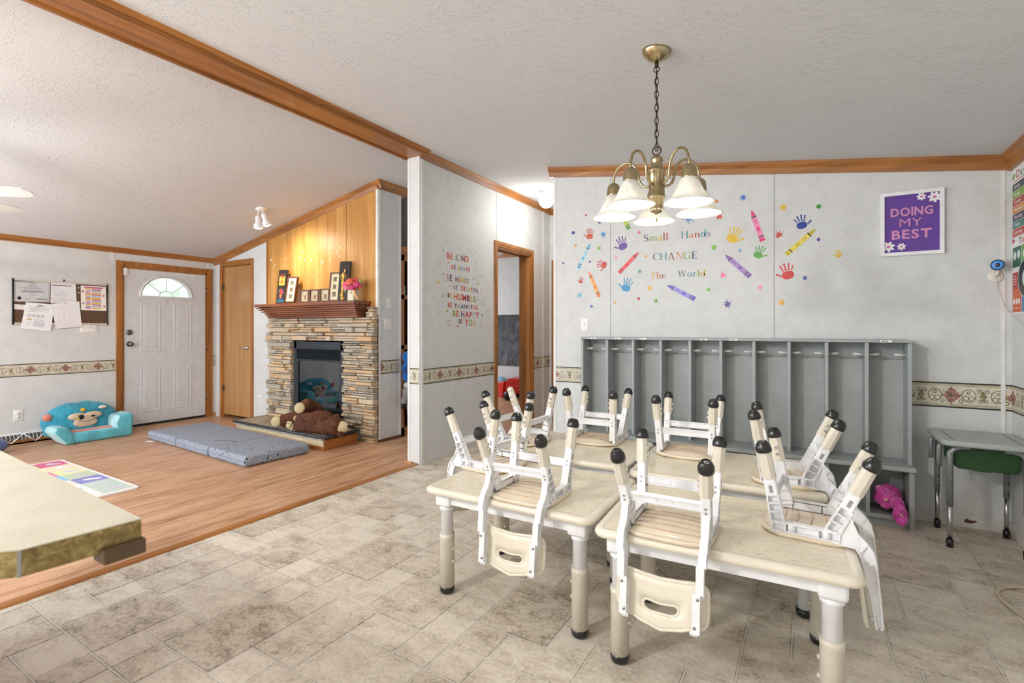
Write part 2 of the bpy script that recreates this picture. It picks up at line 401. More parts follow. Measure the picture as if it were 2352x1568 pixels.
# --- wallpaper border
def make_border():
    g = N('floral_wallpaper_border'); uv = g.n('TexCoord').outputs['UV']
    sp = g.n('SeparateXYZ'); g.put(sp.inputs[0], uv); u, v = sp.outputs[0], sp.outputs[1]
    o = uv; mm = g.math
    P = .305; H = .145
    def tri(off, per):      # signed distance along the strip to the nearest repeat
        q = mm('FRACT', mm('DIVIDE', mm('ADD', u, off), per)); return mm('MULTIPLY', mm('SUBTRACT', q, .5), per)
    y = mm('MULTIPLY', mm('SUBTRACT', v, .5), H)
    nz = g.noise(g.mapv(o, (1, .145, 1)), 60, 4, .7); nz2 = g.noise(g.mapv(o, (1, .145, 1)), 26, 3)
    wob = mm('MULTIPLY', mm('SUBTRACT', nz, .5), .055)
    def ringm(off, per, cy, r, w):
        dx = tri(off, per); dy = mm('SUBTRACT', y, cy)
        d = mm('SQRT', mm('ADD', mm('MULTIPLY', dx, dx), mm('MULTIPLY', dy, dy)))
        return mm('LESS_THAN', mm('ABSOLUTE', mm('SUBTRACT', d, r)), w)
    def blob(off, per, rx, ry, cy=0):
        dx = mm('DIVIDE', mm('ABSOLUTE', tri(off, per)), rx); dy = mm('DIVIDE', mm('ABSOLUTE', mm('SUBTRACT', y, cy)), ry)
        return mm('LESS_THAN', mm('ADD', mm('ADD', dx, dy), mm('MULTIPLY', wob, 14)), 1)
    c = g.ramp(nz2, [(.35, S(190, 184, 164)), (.6, S(216, 211, 194))])
    lines = None
    for off, cy, r in ((.083, .0, .034), (-.083, .0, .034), (.070, -.016, .013), (.097, -.016, .013), (-.070, -.016, .013), (-.097, -.016, .013), (.083, .016, .007), (-.083, .016, .007), (0.135, .026, .009), (-.135, .026, .009), (.14, -.028, .008), (-.14, -.028, .008), (.045, -.032, .009), (-.045, -.032, .009)):
        q = ringm(off, P, cy, r, .0018); lines = q if lines is None else mm('MAXIMUM', lines, q)
    c = g.mix(lines, c, S(92, 84, 58))
    c = g.mix(blob(.1525, P, .018, .03), c, g.ramp(nz, [(.4, S(100, 92, 62)), (.6, S(170, 156, 120))]))
    c = g.mix(blob(0, P, .050, .05), c, g.ramp(nz, [(.35, S(112, 76, 68)), (.5, S(152, 110, 100)), (.65, S(188, 160, 142))]))
    c = g.mix(blob(0.004, P, .014, .014), c, S(104, 96, 62))
    edge = mm('GREATER_THAN', mm('ABSOLUTE', mm('SUBTRACT', v, .5)), .445)
    tan = mm('GREATER_THAN', mm('ABSOLUTE', mm('SUBTRACT', v, .5)), .345)
    c = g.mix(tan, c, g.ramp(g.noise(g.mapv(o, (.3, 1, 1)), 45, 3), [(.35, S(146, 136, 110)), (.6, S(200, 193, 170))]))
    c = g.mix(edge, c, S(48, 48, 38))
    return g.set(c, .5, spec=.35)
M_BORDER = make_border()
def border(name, a, b, u0=0.0, flip=1):
    """a, b: lower corners (x, y, z0, z1) of a strip of wallpaper, a little proud of the wall"""
    (x0, y0, z0, z1), (x1, y1) = a, b
    L = math.hypot(x1 - x0, y1 - y0)
    me = bpy.data.meshes.new(name)
    me.from_pydata([(x0, y0, z0), (x1, y1, z0), (x1, y1, z1), (x0, y0, z1)], [], [(0, 1, 2, 3)])
    uvl = me.uv_layers.new(name='UVMap')
    for i, q in enumerate([(u0, 0), (u0 + L, 0), (u0 + L, 1), (u0, 1)]): uvl.data[i].uv = q
    me.materials.append(M_BORDER); o = bpy.data.objects.new(name, me); col.objects.link(o); o['kind'] = 'structure'
    m = o.modifiers.new('thickness', 'SOLIDIFY'); m.thickness = .001; m.offset = 0
    return o
E2 = .0016
border('trim_15', (FRX + E2, -2.5, .738, .876), (FRX + E2, 2.742), .27)
border('trim_16', (FRX + E2, 3.90, .738, .876), (FRX + E2, FPY), .2)
border('trim_17', (CHX + E2, FPY + .03, .756, .905), (CHX + E2, 4.265), .14)
border('trim_18', (WX + E2, COLY + .03, .742, .885), (WX + E2, PY0 - .06), .21)
border('trim_19', (WX + E2, PY1 + .06, .742, .885), (WX + E2, HEND), .02)
border('trim_20', (WXB + .025, COLY - E2, .745, .893), (WX - .02, COLY - E2), .55)
border('trim_21', (-2.045, LY - E2, .765, .908), (-1.69, LY - E2), .47)
border('trim_22', (.56, LY - E2, .752, .915), (RX, LY - E2), .24)
border('trim_23', (RX - E2, LY, .752, .915), (RX - E2, 2.0), .12)

# --- baseboards
mb = MB().box(FRX, FRX + .012, -2.6, 2.74, 0, .05).box(FRX, FRX + .012, 3.895, FPY, 0, .05); struct('baseboard_front', mb, M_OAK['y'])
mb = MB().box(CHX, CHX + .012, FPY - .01, 4.29, 0, .03); struct('baseboard_chase', mb, wood('dark_oak_base', S(70, 40, 18), S(98, 58, 28), S(120, 74, 40), 'y'))
M_BASEW = flat((214, 211, 206), .5, name='pale_base')
mb = MB().box(.55, RX, LY - .01, LY, 0, .075); struct('baseboard_back', mb, M_BASEW)
mb = MB().box(RX - .01, RX, -2.6, LY - .01, 0, .075); struct('baseboard_right', mb, M_BASEW)
mb = MB().box(WX, WX + .008, COLY + .03, PY0 - .06, 0, .045); struct('baseboard_partition', mb, M_BASEW)

# --- casings and doors
def casing_y(name, x, sx, y0, y1, zt, w=.062, d=.018, jamb=None):
    """casing around an opening in a wall of constant x"""
    mb = MB(); a, b = sorted((x, x + sx * d)); a2, b2 = sorted((x, x + sx * d * .6))
    mb.box(a, b, y0 - w, y0 - w * .35, 0, zt + w); mb.box(a2, b2, y0 - w * .35, y0, 0, zt + w * .35)
    mb.box(a, b, y1 + w * .35, y1 + w, 0, zt + w); mb.box(a2, b2, y1, y1 + w * .35, 0, zt + w * .35)
    mb.box(a, b, y0 - w * .35, y1 + w * .35, zt + w * .35, zt + w); mb.box(a2, b2, y0, y1, zt, zt + w * .35)
    if jamb:
        c0, c1 = sorted(jamb)
        mb.box(c0, c1, y0 - .005, y0 + .018, 0, zt); mb.box(c0, c1, y1 - .018, y1 + .005, 0, zt); mb.box(c0, c1, y0, y1, zt - .018, zt + .005)
    return struct(name, mb, M_OAK['z'])
casing_y('trim_24', FRX, 1, DY0, DY1, DZ, .068, .02, (FRX - .12, FRX))
mb_j = casing_y('trim_25', WX, 1, PY0, PY1, PZ, .06, .018, (WXB, WX))
mb = MB().box(WX - .11, WX - .095, PY1 - .03, PY1 - .017, 0, PZ).box(WX - .11, WX - .095, PY0 + .017, PY0 + .03, 0, PZ).box(WX - .11, WX - .095, PY0 + .02, PY1 - .02, PZ - .03, PZ - .017); struct('trim_26', mb, M_OAK['z'])
mb = MB().box(WX - .088, WX - .07, PY1 - .0195, PY1 - .0175, .93, .99); struct('trim_27', mb, flat((120, 112, 98), .35, 1, name='strike_plate'))
mb = MB(); w = .06                                                   # casing of the closet door
mb.box(CX0 - w, CX0, FPY - .018, FPY, 0, CZ + w).box(CX1, CX1 + w * .8, FPY - .018, FPY, 0, CZ + w).box(CX0, CX1, FPY - .018, FPY, CZ, CZ + w)
mb.box(CX0, CX0 + .012, FPY, FPY + .1, 0, CZ).box(CX1 - .012, CX1, FPY, FPY + .1, 0, CZ).box(CX0, CX1, FPY, FPY + .1, CZ - .012, CZ)
struct('trim_28', mb, M_OAK['z'])
mb = MB().box(-3.05, -2.97, HEND - .018, HEND, 0, 2.2).box(-2.97, -2.2, HEND - .018, HEND, 2.14, 2.2).box(-2.2, -2.13, HEND - .018, HEND, 0, 2.2); struct('trim_29', mb, M_OAK['z'])
struct('door_3', MB().box(-2.968, -2.202, HEND - .012, HEND - .001, .01, 2.138), wood('hall_door_oak', S(160, 100, 48), S(182, 122, 66), S(196, 138, 80), 'z', .35))

# entry door: white, six features: fan light, four raised panels, two knobs, peephole, hinges
M_DOORW = flat((210, 214, 217), .38, name='white_door_paint')
door = MB(); dx0, dx1 = FRX - .055, FRX - .012; y0, y1 = DY0 + .02, DY1 - .02; z0, z1 = .035, DZ - .02
fy, fz, fr = 3.326, 1.69, .30                                       # fan light centre, base height, radius
n = 18; arc = [(fy - fr * math.cos(math.pi * i / n), fz + fr * .86 * math.sin(math.pi * i / n)) for i in range(n + 1)]
door.prism([(y0, z0), (y1, z0), (y1, fz), (y0, fz)], 'x', dx0, dx1)
half = n // 2
door.prism([(y0, fz)] + arc[:half + 1] + [(fy, z1), (y0, z1)], 'x', dx0, dx1)
door.prism([(fy, z1)] + arc[half:] + [(y1, fz), (y1, z1)], 'x', dx0, dx1)
D1 = struct('door_1', door, M_DOORW)
def raised(ya, yb, za, zb):
    q = MB(); e = .02; x = dx1
    for (a0, a1, b0, b1, h) in ((0, 0, 0, 0, .004), ):
        q.prism([(ya, za), (yb, za), (yb, zb), (ya, zb)], 'x', x - .002, x + .001)
    def rimr(i0, i1, h0, h1):
        v = []
        for i, h in ((i0, h0), (i1, h1)):
            v += [(x + h, ya + i, za + i), (x + h, yb - i, za + i), (x + h, yb - i, zb - i), (x + h, ya + i, zb - i)]
        q.add(v, [(k, (k + 1) % 4, 4 + (k + 1) % 4, 4 + k) for k in range(4)])
    rimr(0, .014, .001, .005); rimr(.014, .03, .005, .0015); rimr(.03, .055, .0015, .005)
    i = .055; q.add([(x + .005, ya + i, za + i), (x + .005, yb - i, za + i), (x + .005, yb - i, zb - i), (x + .005, ya + i, zb - i)], [(0, 1, 2, 3)])
    struct('door_panel', q, M_DOORW, D1)
for a, b in ((3.01, 3.25), (3.40, 3.64)):
    raised(a, b, .96, 1.61); raised(a, b, .18, .76)
q = MB(); rr = fr + .028
for k in range(n):
    a0, a1 = math.pi * k / n, math.pi * (k + 1) / n
    def pt(r, a, x): return (x, fy - r * math.cos(a), fz + r * .86 * math.sin(a))
    v = [pt(fr - .008, a0, dx1 + .002), pt(fr - .008, a1, dx1 + .002), pt(fr + .01, a1, dx1 + .014), pt(fr + .01, a0, dx1 + .014), pt(rr, a1, dx1), pt(rr, a0, dx1), pt(fr - .008, a0, dx0), pt(fr - .008, a1, dx0)]
    q.add(v, [(0, 1, 2, 3), (3, 2, 4, 5), (0, 6, 7, 1)], smooth=False)
q.box(dx0, dx1 + .012, fy - rr, fy + rr, fz - .03, fz + .002)
struct('fan_light_frame', q, M_DOORW, D1)
q = MB()
xm = dx0 + .02
for ang in (42, 90, 138):
    a = R(ang); q.tube([(xm, fy - .085 * math.cos(a), fz + .085 * .86 * math.sin(a)), (xm, fy - (fr - .004) * math.cos(a), fz + (fr - .004) * .85 * math.sin(a))], .004, 6)
q.tube([(xm, fy - .085 * math.cos(math.pi * i / 12), fz + .085 * .86 * math.sin(math.pi * i / 12)) for i in range(13)], .004, 6)
struct('fan_light_grille', q, flat((200, 202, 200), .4, name='muntin'), D1)
def glass(name, tint=(1, 1, 1, 1), rough=.0):
    g = N(name); tr = g.n('BsdfTransparent'); gl = g.n('BsdfGlossy'); mx = g.n('MixShader'); fr_ = g.n('Fresnel')
    tr.inputs[0].default_value = tint; gl.inputs['Roughness'].default_value = rough; fr_.inputs[0].default_value = 1.45
    g.t.links.new(fr_.outputs[0], mx.inputs[0]); g.t.links.new(tr.outputs[0], mx.inputs[1]); g.t.links.new(gl.outputs[0], mx.inputs[2])
    g.t.links.new(mx.outputs[0], g.out.inputs['Surface']); return g.m
M_GLASS = glass('window_glass', (.95, .98, .97, 1))
struct('fan_light_pane', MB().prism([(fy - fr, fz)] + arc[1:-1] + [(fy + fr, fz)], 'x', dx0 + .008, dx0 + .012), M_GLASS, D1)
for z_, r_ in ((1.215, .036), (1.067, .034)):
    q = MB(); Mk = frame_M((dx1, 2.895, z_), (1, 0, 0))
    if z_ > 1.1: q.lathe([(r_, 0), (r_, .006), (r_ * .8, .012), (r_ * .3, .016), (0, .016)], 24, Mk)
    else: q.lathe([(r_, 0), (r_, .006), (.014, .01), (.014, .03), (.026, .04), (.03, .052), (.024, .064), (0, .068)], 24, Mk)
    struct('deadbolt' if z_ > 1.1 else 'door_knob', q, M_NICKEL, D1)
struct('peephole', MB().lathe([(.011, 0), (.011, .005), (.007, .006), (0, .004)], 16, frame_M((dx1, 3.327, 1.625), (1, 0, 0))), M_CHROME, D1)
for z_ in (.3, 1.0, 1.8):
    struct('hinge', MB().tube([(dx1 + .008, y1 + .012, z_ - .05), (dx1 + .008, y1 + .012, z_ + .05)], .008, 8), flat((150, 138, 116), .35, 1, name='hinge_metal'), D1)
struct('alarm_sensor', MB().rbox(dx1, dx1 + .02, y0 - .01, y0 + .035, z1 - .09, z1 + .005, .005), M_WHITE, D1)
struct('door_sweep', MB().box(dx1 - .03, dx1 + .006, y0, y1, .012, .035), M_BLACK, D1)
struct('trim_30', MB().box(FRX - .12, FRX + .03, DY0, DY1, 0, .012), flat((170, 164, 156), .4, 1, name='threshold_metal'))
# closet door
M_CLOSET = wood('closet_door_veneer', S(146, 102, 56), S(172, 126, 76), S(188, 144, 94), 'z', .3, .8, .2, 9)
D2 = struct('door_2', MB().box(CX0 + .014, CX1 - .014, FPY + .002, FPY + .04, .05, CZ - .02), M_CLOSET)
q = MB(); hx = -6.60
q.lathe([(.027, 0), (.027, .008), (.012, .012), (.012, .05), (0, .05)], 20, frame_M((hx, FPY + .002, 1.0), (0, -1, 0)))
q.tube([(hx, FPY - .045, 1.0), (hx - .03, FPY - .05, 1.003), (hx - .075, FPY - .045, .997), (hx - .11, FPY - .043, .99)], [.011, .010, .008, .006], 10)
struct('lever_handle', q, M_CHROME, D2)
for z_ in (.42, 1.85):
    struct('hinge', MB().box(CX0 - .002, CX0 + .022, FPY - .021, FPY + .001, z_ - .04, z_ + .04), flat((128, 116, 92), .4, 1, name='brass_hinge'), D2)
mb = MB().box(CX0, CX1, FPY + .1, FPY + .11, 0, CZ); struct('wall_closet', mb, flat((60, 48, 36), .8, name='closet_dark'))

# ================================================================== TABLES AND UPTURNED CHAIRS
M_BEIGE = flat((229, 221, 202), .32, name='beige_plastic', coat=.3)
M_BEIGE_SEAT = flat((226, 210, 186), .3, name='warm_beige_seat', coat=.4)
M_BEIGE_SLEEVE = flat((216, 208, 192), .35, name='beige_leg_sleeve', coat=.2)
M_GROOVE_SHADE = flat((198, 168, 136), .35, name='groove_shade_tan')  # darker tan on the ribs paints in the shade of the seat grooves
M_SCREW = flat((168, 168, 172), .25, 1, name='screw_steel')
M_CHAIRW = flat((238, 238, 240), .35, name='white_chair_plastic', coat=.2)
def make_ash():
    g = N('ash_table_laminate'); o = g.obj()
    v = g.mapv(o, (1.2, 6, 1)); w = g.noise(v, 3.2, 5, .6, 1.2)
    rings = g.math('FRACT', g.math('MULTIPLY', w, 11))
    rings = g.math('ABSOLUTE', g.math('SUBTRACT', rings, .5))
    fine = g.noise(g.mapv(o, (2, 60, 1)), 5, 4, .6)
    f = g.math('ADD', g.math('MULTIPLY', rings, .55), g.math('MULTIPLY', fine, .5))
    c = g.ramp(f, [(.2, S(196, 184, 156)), (.36, S(224, 214, 190)), (.6, S(236, 228, 208))])
    return g.set(c, .3, spec=.45, coat=.15)
M_ASH = make_ash()

def rrect(hx, hy, r, seg=5):
    p = []
    for cx, cy, a0 in ((hx - r, hy - r, 0), (-hx + r, hy - r, 90), (-hx + r, -hy + r, 180), (hx - r, -hy + r, 270)):
        for i in range(seg + 1):
            a = R(a0 + 90 * i / seg); p.append((cx + r * math.cos(a), cy + r * math.sin(a)))
    return p
def loops(mb, rings, mats, smooth=True, cap_bottom=True, cap_top=True):
    """rings: list of [(x, y, z)...] of equal length"""
    n = len(rings[0]); o = len(mb.v)
    for r in rings: mb.v += [tuple(p) for p in r]
    for i in range(len(rings) - 1):
        for k in range(n):
            k2 = (k + 1) % n; mb.f.append((o + i * n + k, o + i * n + k2, o + (i + 1) * n + k2, o + (i + 1) * n + k)); mb.m.append(mats[i]); mb.sm.append(smooth)
    if cap_bottom: mb.f.append(tuple(o + k for k in range(n))[::-1]); mb.m.append(mats[0]); mb.sm.append(False)
    if cap_top: mb.f.append(tuple(o + (len(rings) - 1) * n + k for k in range(n))); mb.m.append(mats[-1]); mb.sm.append(False)

TL, TD = .85, .65
def make_table(h, label, x, y, rot, bare=()):
    t = thing('activity_table', label, 'table', (x, y, 0), R(rot), "children's tables pushed together")
    mb = MB(); prof_ = [(.05, -.034), (.016, -.034), (.005, -.029), (0, -.017), (.004, -.006), (.014, -.001), (.034, 0), (.0355, -.0015), (.0375, 0)]
    rings = []
    for ins, z in prof_:
        rings.append([(px, py, h + z) for px, py in rrect(TL / 2 - ins, TD / 2 - ins, max(.05 - ins * .9, .012))])
    loops(mb, rings, [0, 0, 0, 0, 0, 0, 0, 1, 1])
    mb.build('tabletop', [M_BEIGE, M_ASH], t)
    lx, ly = TL / 2 - .085, TD / 2 - .085
    mb = MB(); za, zb = h - .085, h - .034
    for s in (-1, 1):
        mb.box(-lx + .02, lx - .02, s * (ly + .018) - .008, s * (ly + .018) + .008, za, zb)
        mb.box(s * (lx + .018) - .008, s * (lx + .018) + .008, -ly + .02, ly - .02, za, zb)
        for q in (-1, 1):
            mb.rbox(s * lx - .042, s * lx + .042, q * ly - .042, q * ly + .042, h - .098, zb, .012, 2)
    mb.build('apron', M_CHAIRW, t)
    for i, (s, q) in enumerate(((-1, -1), (1, -1), (-1, 1), (1, 1))):
        px, py = s * lx, q * ly; no = i in bare
        mb = MB().lathe([(.036, h - .115), (.036, h - .1), (.03, h - .098)][::-1] + [(.029, h - .12), (.029, .03 if no else .2)], 24, T(px, py, 0))
        leg = mb.build('leg', M_CHAIRW, t)
        zs = .285
        if not no:
            mb = MB().lathe([(.031, .03), (.0345, .03), (.0345, zs - .022), (.0355, zs - .02), (.0355, zs), (.030, zs)], 24, T(px, py, 0))
            for zz in (.07, .13): mb.lathe([(.008, 0), (.008, .006), (.004, .008), (0, .006)], 10, frame_M((px - s * .033, py, zs - zz), (-s, 0, 0)))
            mb.tube([(px - .018, py - .0315, .052), (px - .008, py - .0345, .058), (px, py - .0352, .053), (px + .008, py - .0345, .058), (px + .018, py - .0315, .052)], .0012, 5)
            mb.build('leg_sleeve', M_BEIGE_SLEEVE, leg)
        MB().lathe([(.024, 0), (.031, .004), (.0345, .011), (.0355, .02), (.0355, .034), (.03, .036)], 24, T(px, py, 0)).build('rubber_foot', M_RUBBER, leg)
    return t
H1, H2 = .516, .556
make_table(H1, "low beige table at the front, nearer the wood floor, two upturned chairs on it", -1.157, 2.125, 1.0)
make_table(H1, "low beige table nearest the camera, wavy green-grey grain near its free end", -.295, 2.085, 3.2)
make_table(H2, "raised beige table at the rear beside the doorway, chairs on its end and back", -1.245, 2.777, 1.0)
make_table(H2, "raised beige table at the rear, closest to the middle of the grey cubbies", -.375, 2.752, 3.2, bare=(1,))

def obox(mb, o, ax, ay, az, x0, x1, y0, y1, z0, z1, mat=None):
    v = [o + ax * x + ay * y + az * z for x in (x0, x1) for y in (y0, y1) for z in (z0, z1)]
    mb.add(v, [(0, 1, 3, 2), (4, 6, 7, 5), (0, 4, 5, 1), (2, 3, 7, 6), (0, 2, 6, 4), (1, 5, 7, 3)], mat=mat)

UF, WF, UR, WR, VF, VR = .153, .322, .181, .304, .150, .149
def make_chair():
    t = thing('school_chair', '', 'chair')
    # seat, underside up
    mb = MB(); hu, hv, cu = .148, .158, -.018
    nr, ns = 9, 48; rings = []
    def outline(a, k):
        c, s = math.cos(a), math.sin(a); e = .5
        return (cu + hu * k * math.copysign(abs(c) ** e, c), hv * k * math.copysign(abs(s) ** e, s))
    def surf(u, v, k):
        dome = .022 * max(0, 1 - (v / hv) ** 2) * max(0, 1 - ((u - cu) / hu) ** 4)
        lip = .012 * max(0, (-(u - cu) / hu - .6) / .4) * (abs(v) / hv) ** 2
        return .008 + dome + lip
    ks = [1, 1.0, .985, .95, .85, .7, .5, .3, .12]
    zo = [0, .010, .016, 0, 0, 0, 0, 0, 0]
    for i, k in enumerate(ks):
        ring = []
        for j in range(ns):
            a = 2 * math.pi * j / ns; u, v = outline(a, k)
            w = zo[i] + (0.012 * max(0, (-(u - cu) / hu - .6) / .4) * (abs(v) / hv) ** 2 if i < 3 else 0) if i < 3 else surf(u, v, k)
            ring.append((u, v, w))
        rings.append(ring)
    loops(mb, rings, [0] * len(rings), True, True, True)
    for ub in (-.105, -.062, -.018, .028, .072):
        pts = []
        for i in range(15):
            v = -.118 + .236 * i / 14; u = ub + .02 * (1 - (v / .118) ** 2) - .006
            pts.append((u, v, surf(u, v, 0) + .0005))
        mb.tube(pts, .0024, 6, mat=1)
    mb.build('seat', [M_BEIGE_SEAT, M_GROOVE_SHADE], t)
    # side frames: rail, gusset and upright
    for s in (-1, 1):
        v0 = s * .126; mb = MB(); y0, y1 = sorted((v0, v0 + s * .026))
        mb.box(-.125, .085, y0, y1, .012, .019); mb.box(-.125, .085, y0, y1, .045, .051)
        mb.box(-.125, .085, *sorted((v0, v0 + s * .008)), .014, .049)
        for u in (-.125, -.082, .018, .08): mb.box(u, u + .005, y0, y1, .014, .049)
        for u in (-.060, .045): mb.lathe([(.013, .016), (.013, .05)], 14, T(u, v0 + s * .013, 0))
        # gusset plate + arm in profile, thin, with a raised edge
        outer = [(.113, .115), (.121, .085), (.134, .055), (.156, .034), (.175, .006), (.184, -.034), (.193, -.12), (.203, -.243), (.198, -.252)]
        inner = [(.186, -.252), (.170, -.14), (.152, -.05), (.140, -.008), (.128, .010), (.08, .012), (.078, .05)]
        poly = outer + inner
        c0 = v0 + s * .013
        def lat(w):       # uprights draw together towards their tips
            return c0 if w > 0 else c0 + s * w * .10
        for th, shr in ((.022, 0),):
            n = len(poly); vv = [(u, lat(w) - .006, w) for u, w in poly] + [(u, lat(w) + .006, w) for u, w in poly]
            mb.add(vv, [tuple(range(n)), tuple(range(2 * n - 1, n - 1, -1))] + [(i, i + n, (i + 1) % n + n, (i + 1) % n) for i in range(n)])
        def edge(pts, r=.0065):
            for i in range(len(pts) - 1):
                (ua, wa), (ub, wb) = pts[i], pts[i + 1]
                d = Vector((ub - ua, 0, wb - wa)); L = d.length; d.normalize(); nrm = Vector((0, 1, 0)).cross(d)
                o_ = Vector((ua, lat((wa + wb) / 2), wa)); obox(mb, o_, d, Vector((0, 1, 0)), nrm, -.001, L + .001, -.0125, .0125, -.003, .003)
        edge(outer); edge(inner[:-1])
        for a, b in (((.158, .028), (.142, .0)), ((.184, -.03), (.153, -.045))):
            edge([a, b])
        mb.build('side_frame', M_CHAIRW, t)
    # legs
    def leg(B, C, s, rear):
        B, C = Vector(B), Vector(C); az = (C - B).normalized(); L = (C - B).length
        ay = Vector((0, s, 0)); ay = (ay - az * ay.dot(az)).normalized(); ax = ay.cross(az)
        mb = MB()
        wu0, wu1, th = .024, .0185, .0165
        def taper(z): return wu0 + (wu1 - wu0) * z / (L * .6)
        zl = L * .34
        # open channel foot of the leg: web, two flanges, ribs
        for sx in (-1, 1):
            v = []
            for z in (-.012, zl):
                for x in (sx * taper(max(z, 0)), sx * (taper(max(z, 0)) - .005)):
                    for y in (-th, th): v.append(B + ax * x + ay * y + az * z)
            mb.add(v, [(0, 1, 3, 2), (4, 6, 7, 5), (0, 4, 5, 1), (2, 3, 7, 6), (0, 2, 6, 4), (1, 5, 7, 3)])
        obox(mb, B, ax, ay, az, -.020, .020, -th, -th + .010, -.012, zl)
        for z in (.0, zl * .38, zl * .7): obox(mb, B, ax, ay, az, -.021, .021, -th, th, z, z + .005)
        v = []
        for z in (zl, L * .62):
            k = taper(z)
            for x, y in ((-k, -th + .004), (-k + .004, -th), (k - .004, -th), (k, -th + .004), (k, th - .004), (k - .004, th), (-k + .004, th), (-k, th - .004)): v.append(B + ax * x + ay * y + az * z)
        mb.add(v, [tuple(range(8))[::-1], tuple(range(8, 16))] + [(i, (i + 1) % 8, 8 + (i + 1) % 8, 8 + i) for i in range(8)])
        lg = mb.build('leg', M_CHAIRW, t)
        mb = MB(); obox(mb, B, ax, ay, az, -.006, .006, th - .0006, th + .0006, L * .38, L * .47)
        mb.build('slot', flat((150, 150, 156), .5, name='slot_shadow_grey'), lg)
        Ms = Matrix((ax, ay, az)).transposed().to_4x4(); Ms.translation = B
        prof_ = [(.019, L * .555), (.0245, L * .555), (.0225, L * .90), (.018, L * .90)]
        mb = MB().lathe(prof_, 8, Ms @ RZ(R(22.5)), smooth=False)
        o_ = mb.build('leg_sleeve', M_BEIGE_SLEEVE, lg)
        mb = MB()
        for z in (.66, .755):
            p = B + az * L * z - ay * .0225
            mb.lathe([(.008, 0), (.008, .005), (.0055, .0055)], 12, frame_M(p, -ay), mat=0)
            mb.lathe([(.005, .005), (.004, .007), (0, .007)], 10, frame_M(p, -ay), mat=1)
        mb.build('bolt', [M_BEIGE_SLEEVE, M_SCREW], lg)
        cp = [(.018, L * .885), (.0262, L * .885), (.0275, L * .91), (.0265, L * .95), (.0225, L * .99), (.017, L * 1.015), (.016, L * 1.022), (.0145, L * 1.012), (.006, L * 1.012), (0, L * 1.014)]
        mb = MB().lathe(cp, 20, Ms)
        for k in range(9):
            a = 2 * math.pi * k / 9
            p = B + az * L * 1.012 + ax * .0115 * math.cos(a) + ay * .0115 * math.sin(a); mb.ell(p, (.0026,) * 3, 6, 4)
        mb.build('foot_cap', M_RUBBER, lg)
        return lg
    for s in (-1, 1):
        leg((-.103, s * .134, .045), (-UF, s * VF, WF + .004), s, False)
        leg((.062, s * .134, .045), (UR, s * VR, WR + .004), s, True)
    # stretchers with their oblong relief
    for (B, C, tt) in (((-.103, .134, .045), (-UF, VF, WF), .33), ((.062, .134, .045), (UR, VR, WR), .36)):
        B, C = Vector(B), Vector(C); d = (C - B).normalized(); p = B.lerp(C, tt)
        az = Vector((d.x, 0, d.z)).normalized(); ay = Vector((0, 1, 0)); ax = ay.cross(az); o_ = Vector((p.x, 0, p.z)); w = p.y - .014
        mb = MB(); obox(mb, o_, ax, ay, az, -.004, .004, -w, w, -.016, .016)
        obox(mb, o_, ax, ay, az, -.008, .008, -w, w, .013, .017); obox(mb, o_, ax, ay, az, -.008, .008, -w, w, -.017, -.013)
        for sx in (-1, 1):
            for sy in (-1, 1):
                c = sy * w * .58; pts = []
                for i in range(21):
                    a = 2 * math.pi * i / 20; ca, sa = math.cos(a), math.sin(a)
                    pts.append(o_ + ax * sx * .004 + ay * (c + math.copysign(w * .30, ca) + ca * .0095) + az * sa * .0095)
                mb.tube(pts[:-1], .0018, 6, closed=True)
        mb.build('stretcher', M_CHAIRW, t)
        mb = MB()
        for sy in (-1, 1):
            for dz in (-.008, .010):
                q = Vector((B.lerp(C, tt).x, sy * (p.y), p.z)) + az * dz + ax * (.0205 if d.x < 0 else .0205)
                mb.lathe([(.0045, 0), (.0035, .002), (0, .002)], 10, frame_M(q, ax))
                q2 = Vector((p.x, sy * p.y, p.z)) + az * dz - ax * .0205
                mb.lathe([(.0045, 0), (.0035, .002), (0, .002)], 10, frame_M(q2, -ax))
        mb.build('screw', M_SCREW, t)
    # backrest: curved panel with a bean-shaped hand hole
    def edge_low(v):  # real lower edge (uppermost as the chair lies)
        q = v / .152; return -.094 - .022 * max(0, 1 - q * q)
    def edge_high(v):
        q = v / .152; return -.258 - .022 * max(0, 1 - (q / .6) ** 2) ** 1.2
    hole = []
    for i in range(40):
        a = 2 * math.pi * i / 40; ca, sa = math.cos(a), math.sin(a)
        vv = .060 * math.copysign(abs(ca) ** .7, ca); hh = .0165 + .010 * (vv / .055) ** 2
        hole.append((vv, -.213 + .005 * (vv / .055) ** 2 + hh * sa))
    outer = []
    for i in range(40):
        a = 2 * math.pi * i / 40; ca, sa = math.cos(a), math.sin(a); e = .42
        v = .152 * math.copysign(abs(ca) ** e, ca); s01 = (1 + math.copysign(abs(sa) ** e, sa)) / 2
        outer.append((v, edge_high(v) + (edge_low(v) - edge_high(v)) * s01))
    def U(v, w): return .152 + (-.10 - w) * .115 - .012 * (v / .158) ** 2
    mb = MB(); rings = []
    for k in (0, .35, .7, 1):
        rings.append([(a[0] + (b[0] - a[0]) * k, a[1] + (b[1] - a[1]) * k) for a, b in zip(hole, outer)])
    front = [[(U(v, w) - .004, v, w) for v, w in r] for r in rings]; back = [[(U(v, w) + .004, v, w) for v, w in r] for r in rings]
    seq = front + back[::-1] + [front[0]]
    loops(mb, seq, [0] * len(seq), True, False, False)
    mb.tube([(U(v, w), v, w) for v, w in outer], .0065, 8, closed=True)
    mb.tube([(U(v, w), v, w) for v, w in hole], .0055, 8, closed=True)
    mb.build('backrest', M_BEIGE, t)
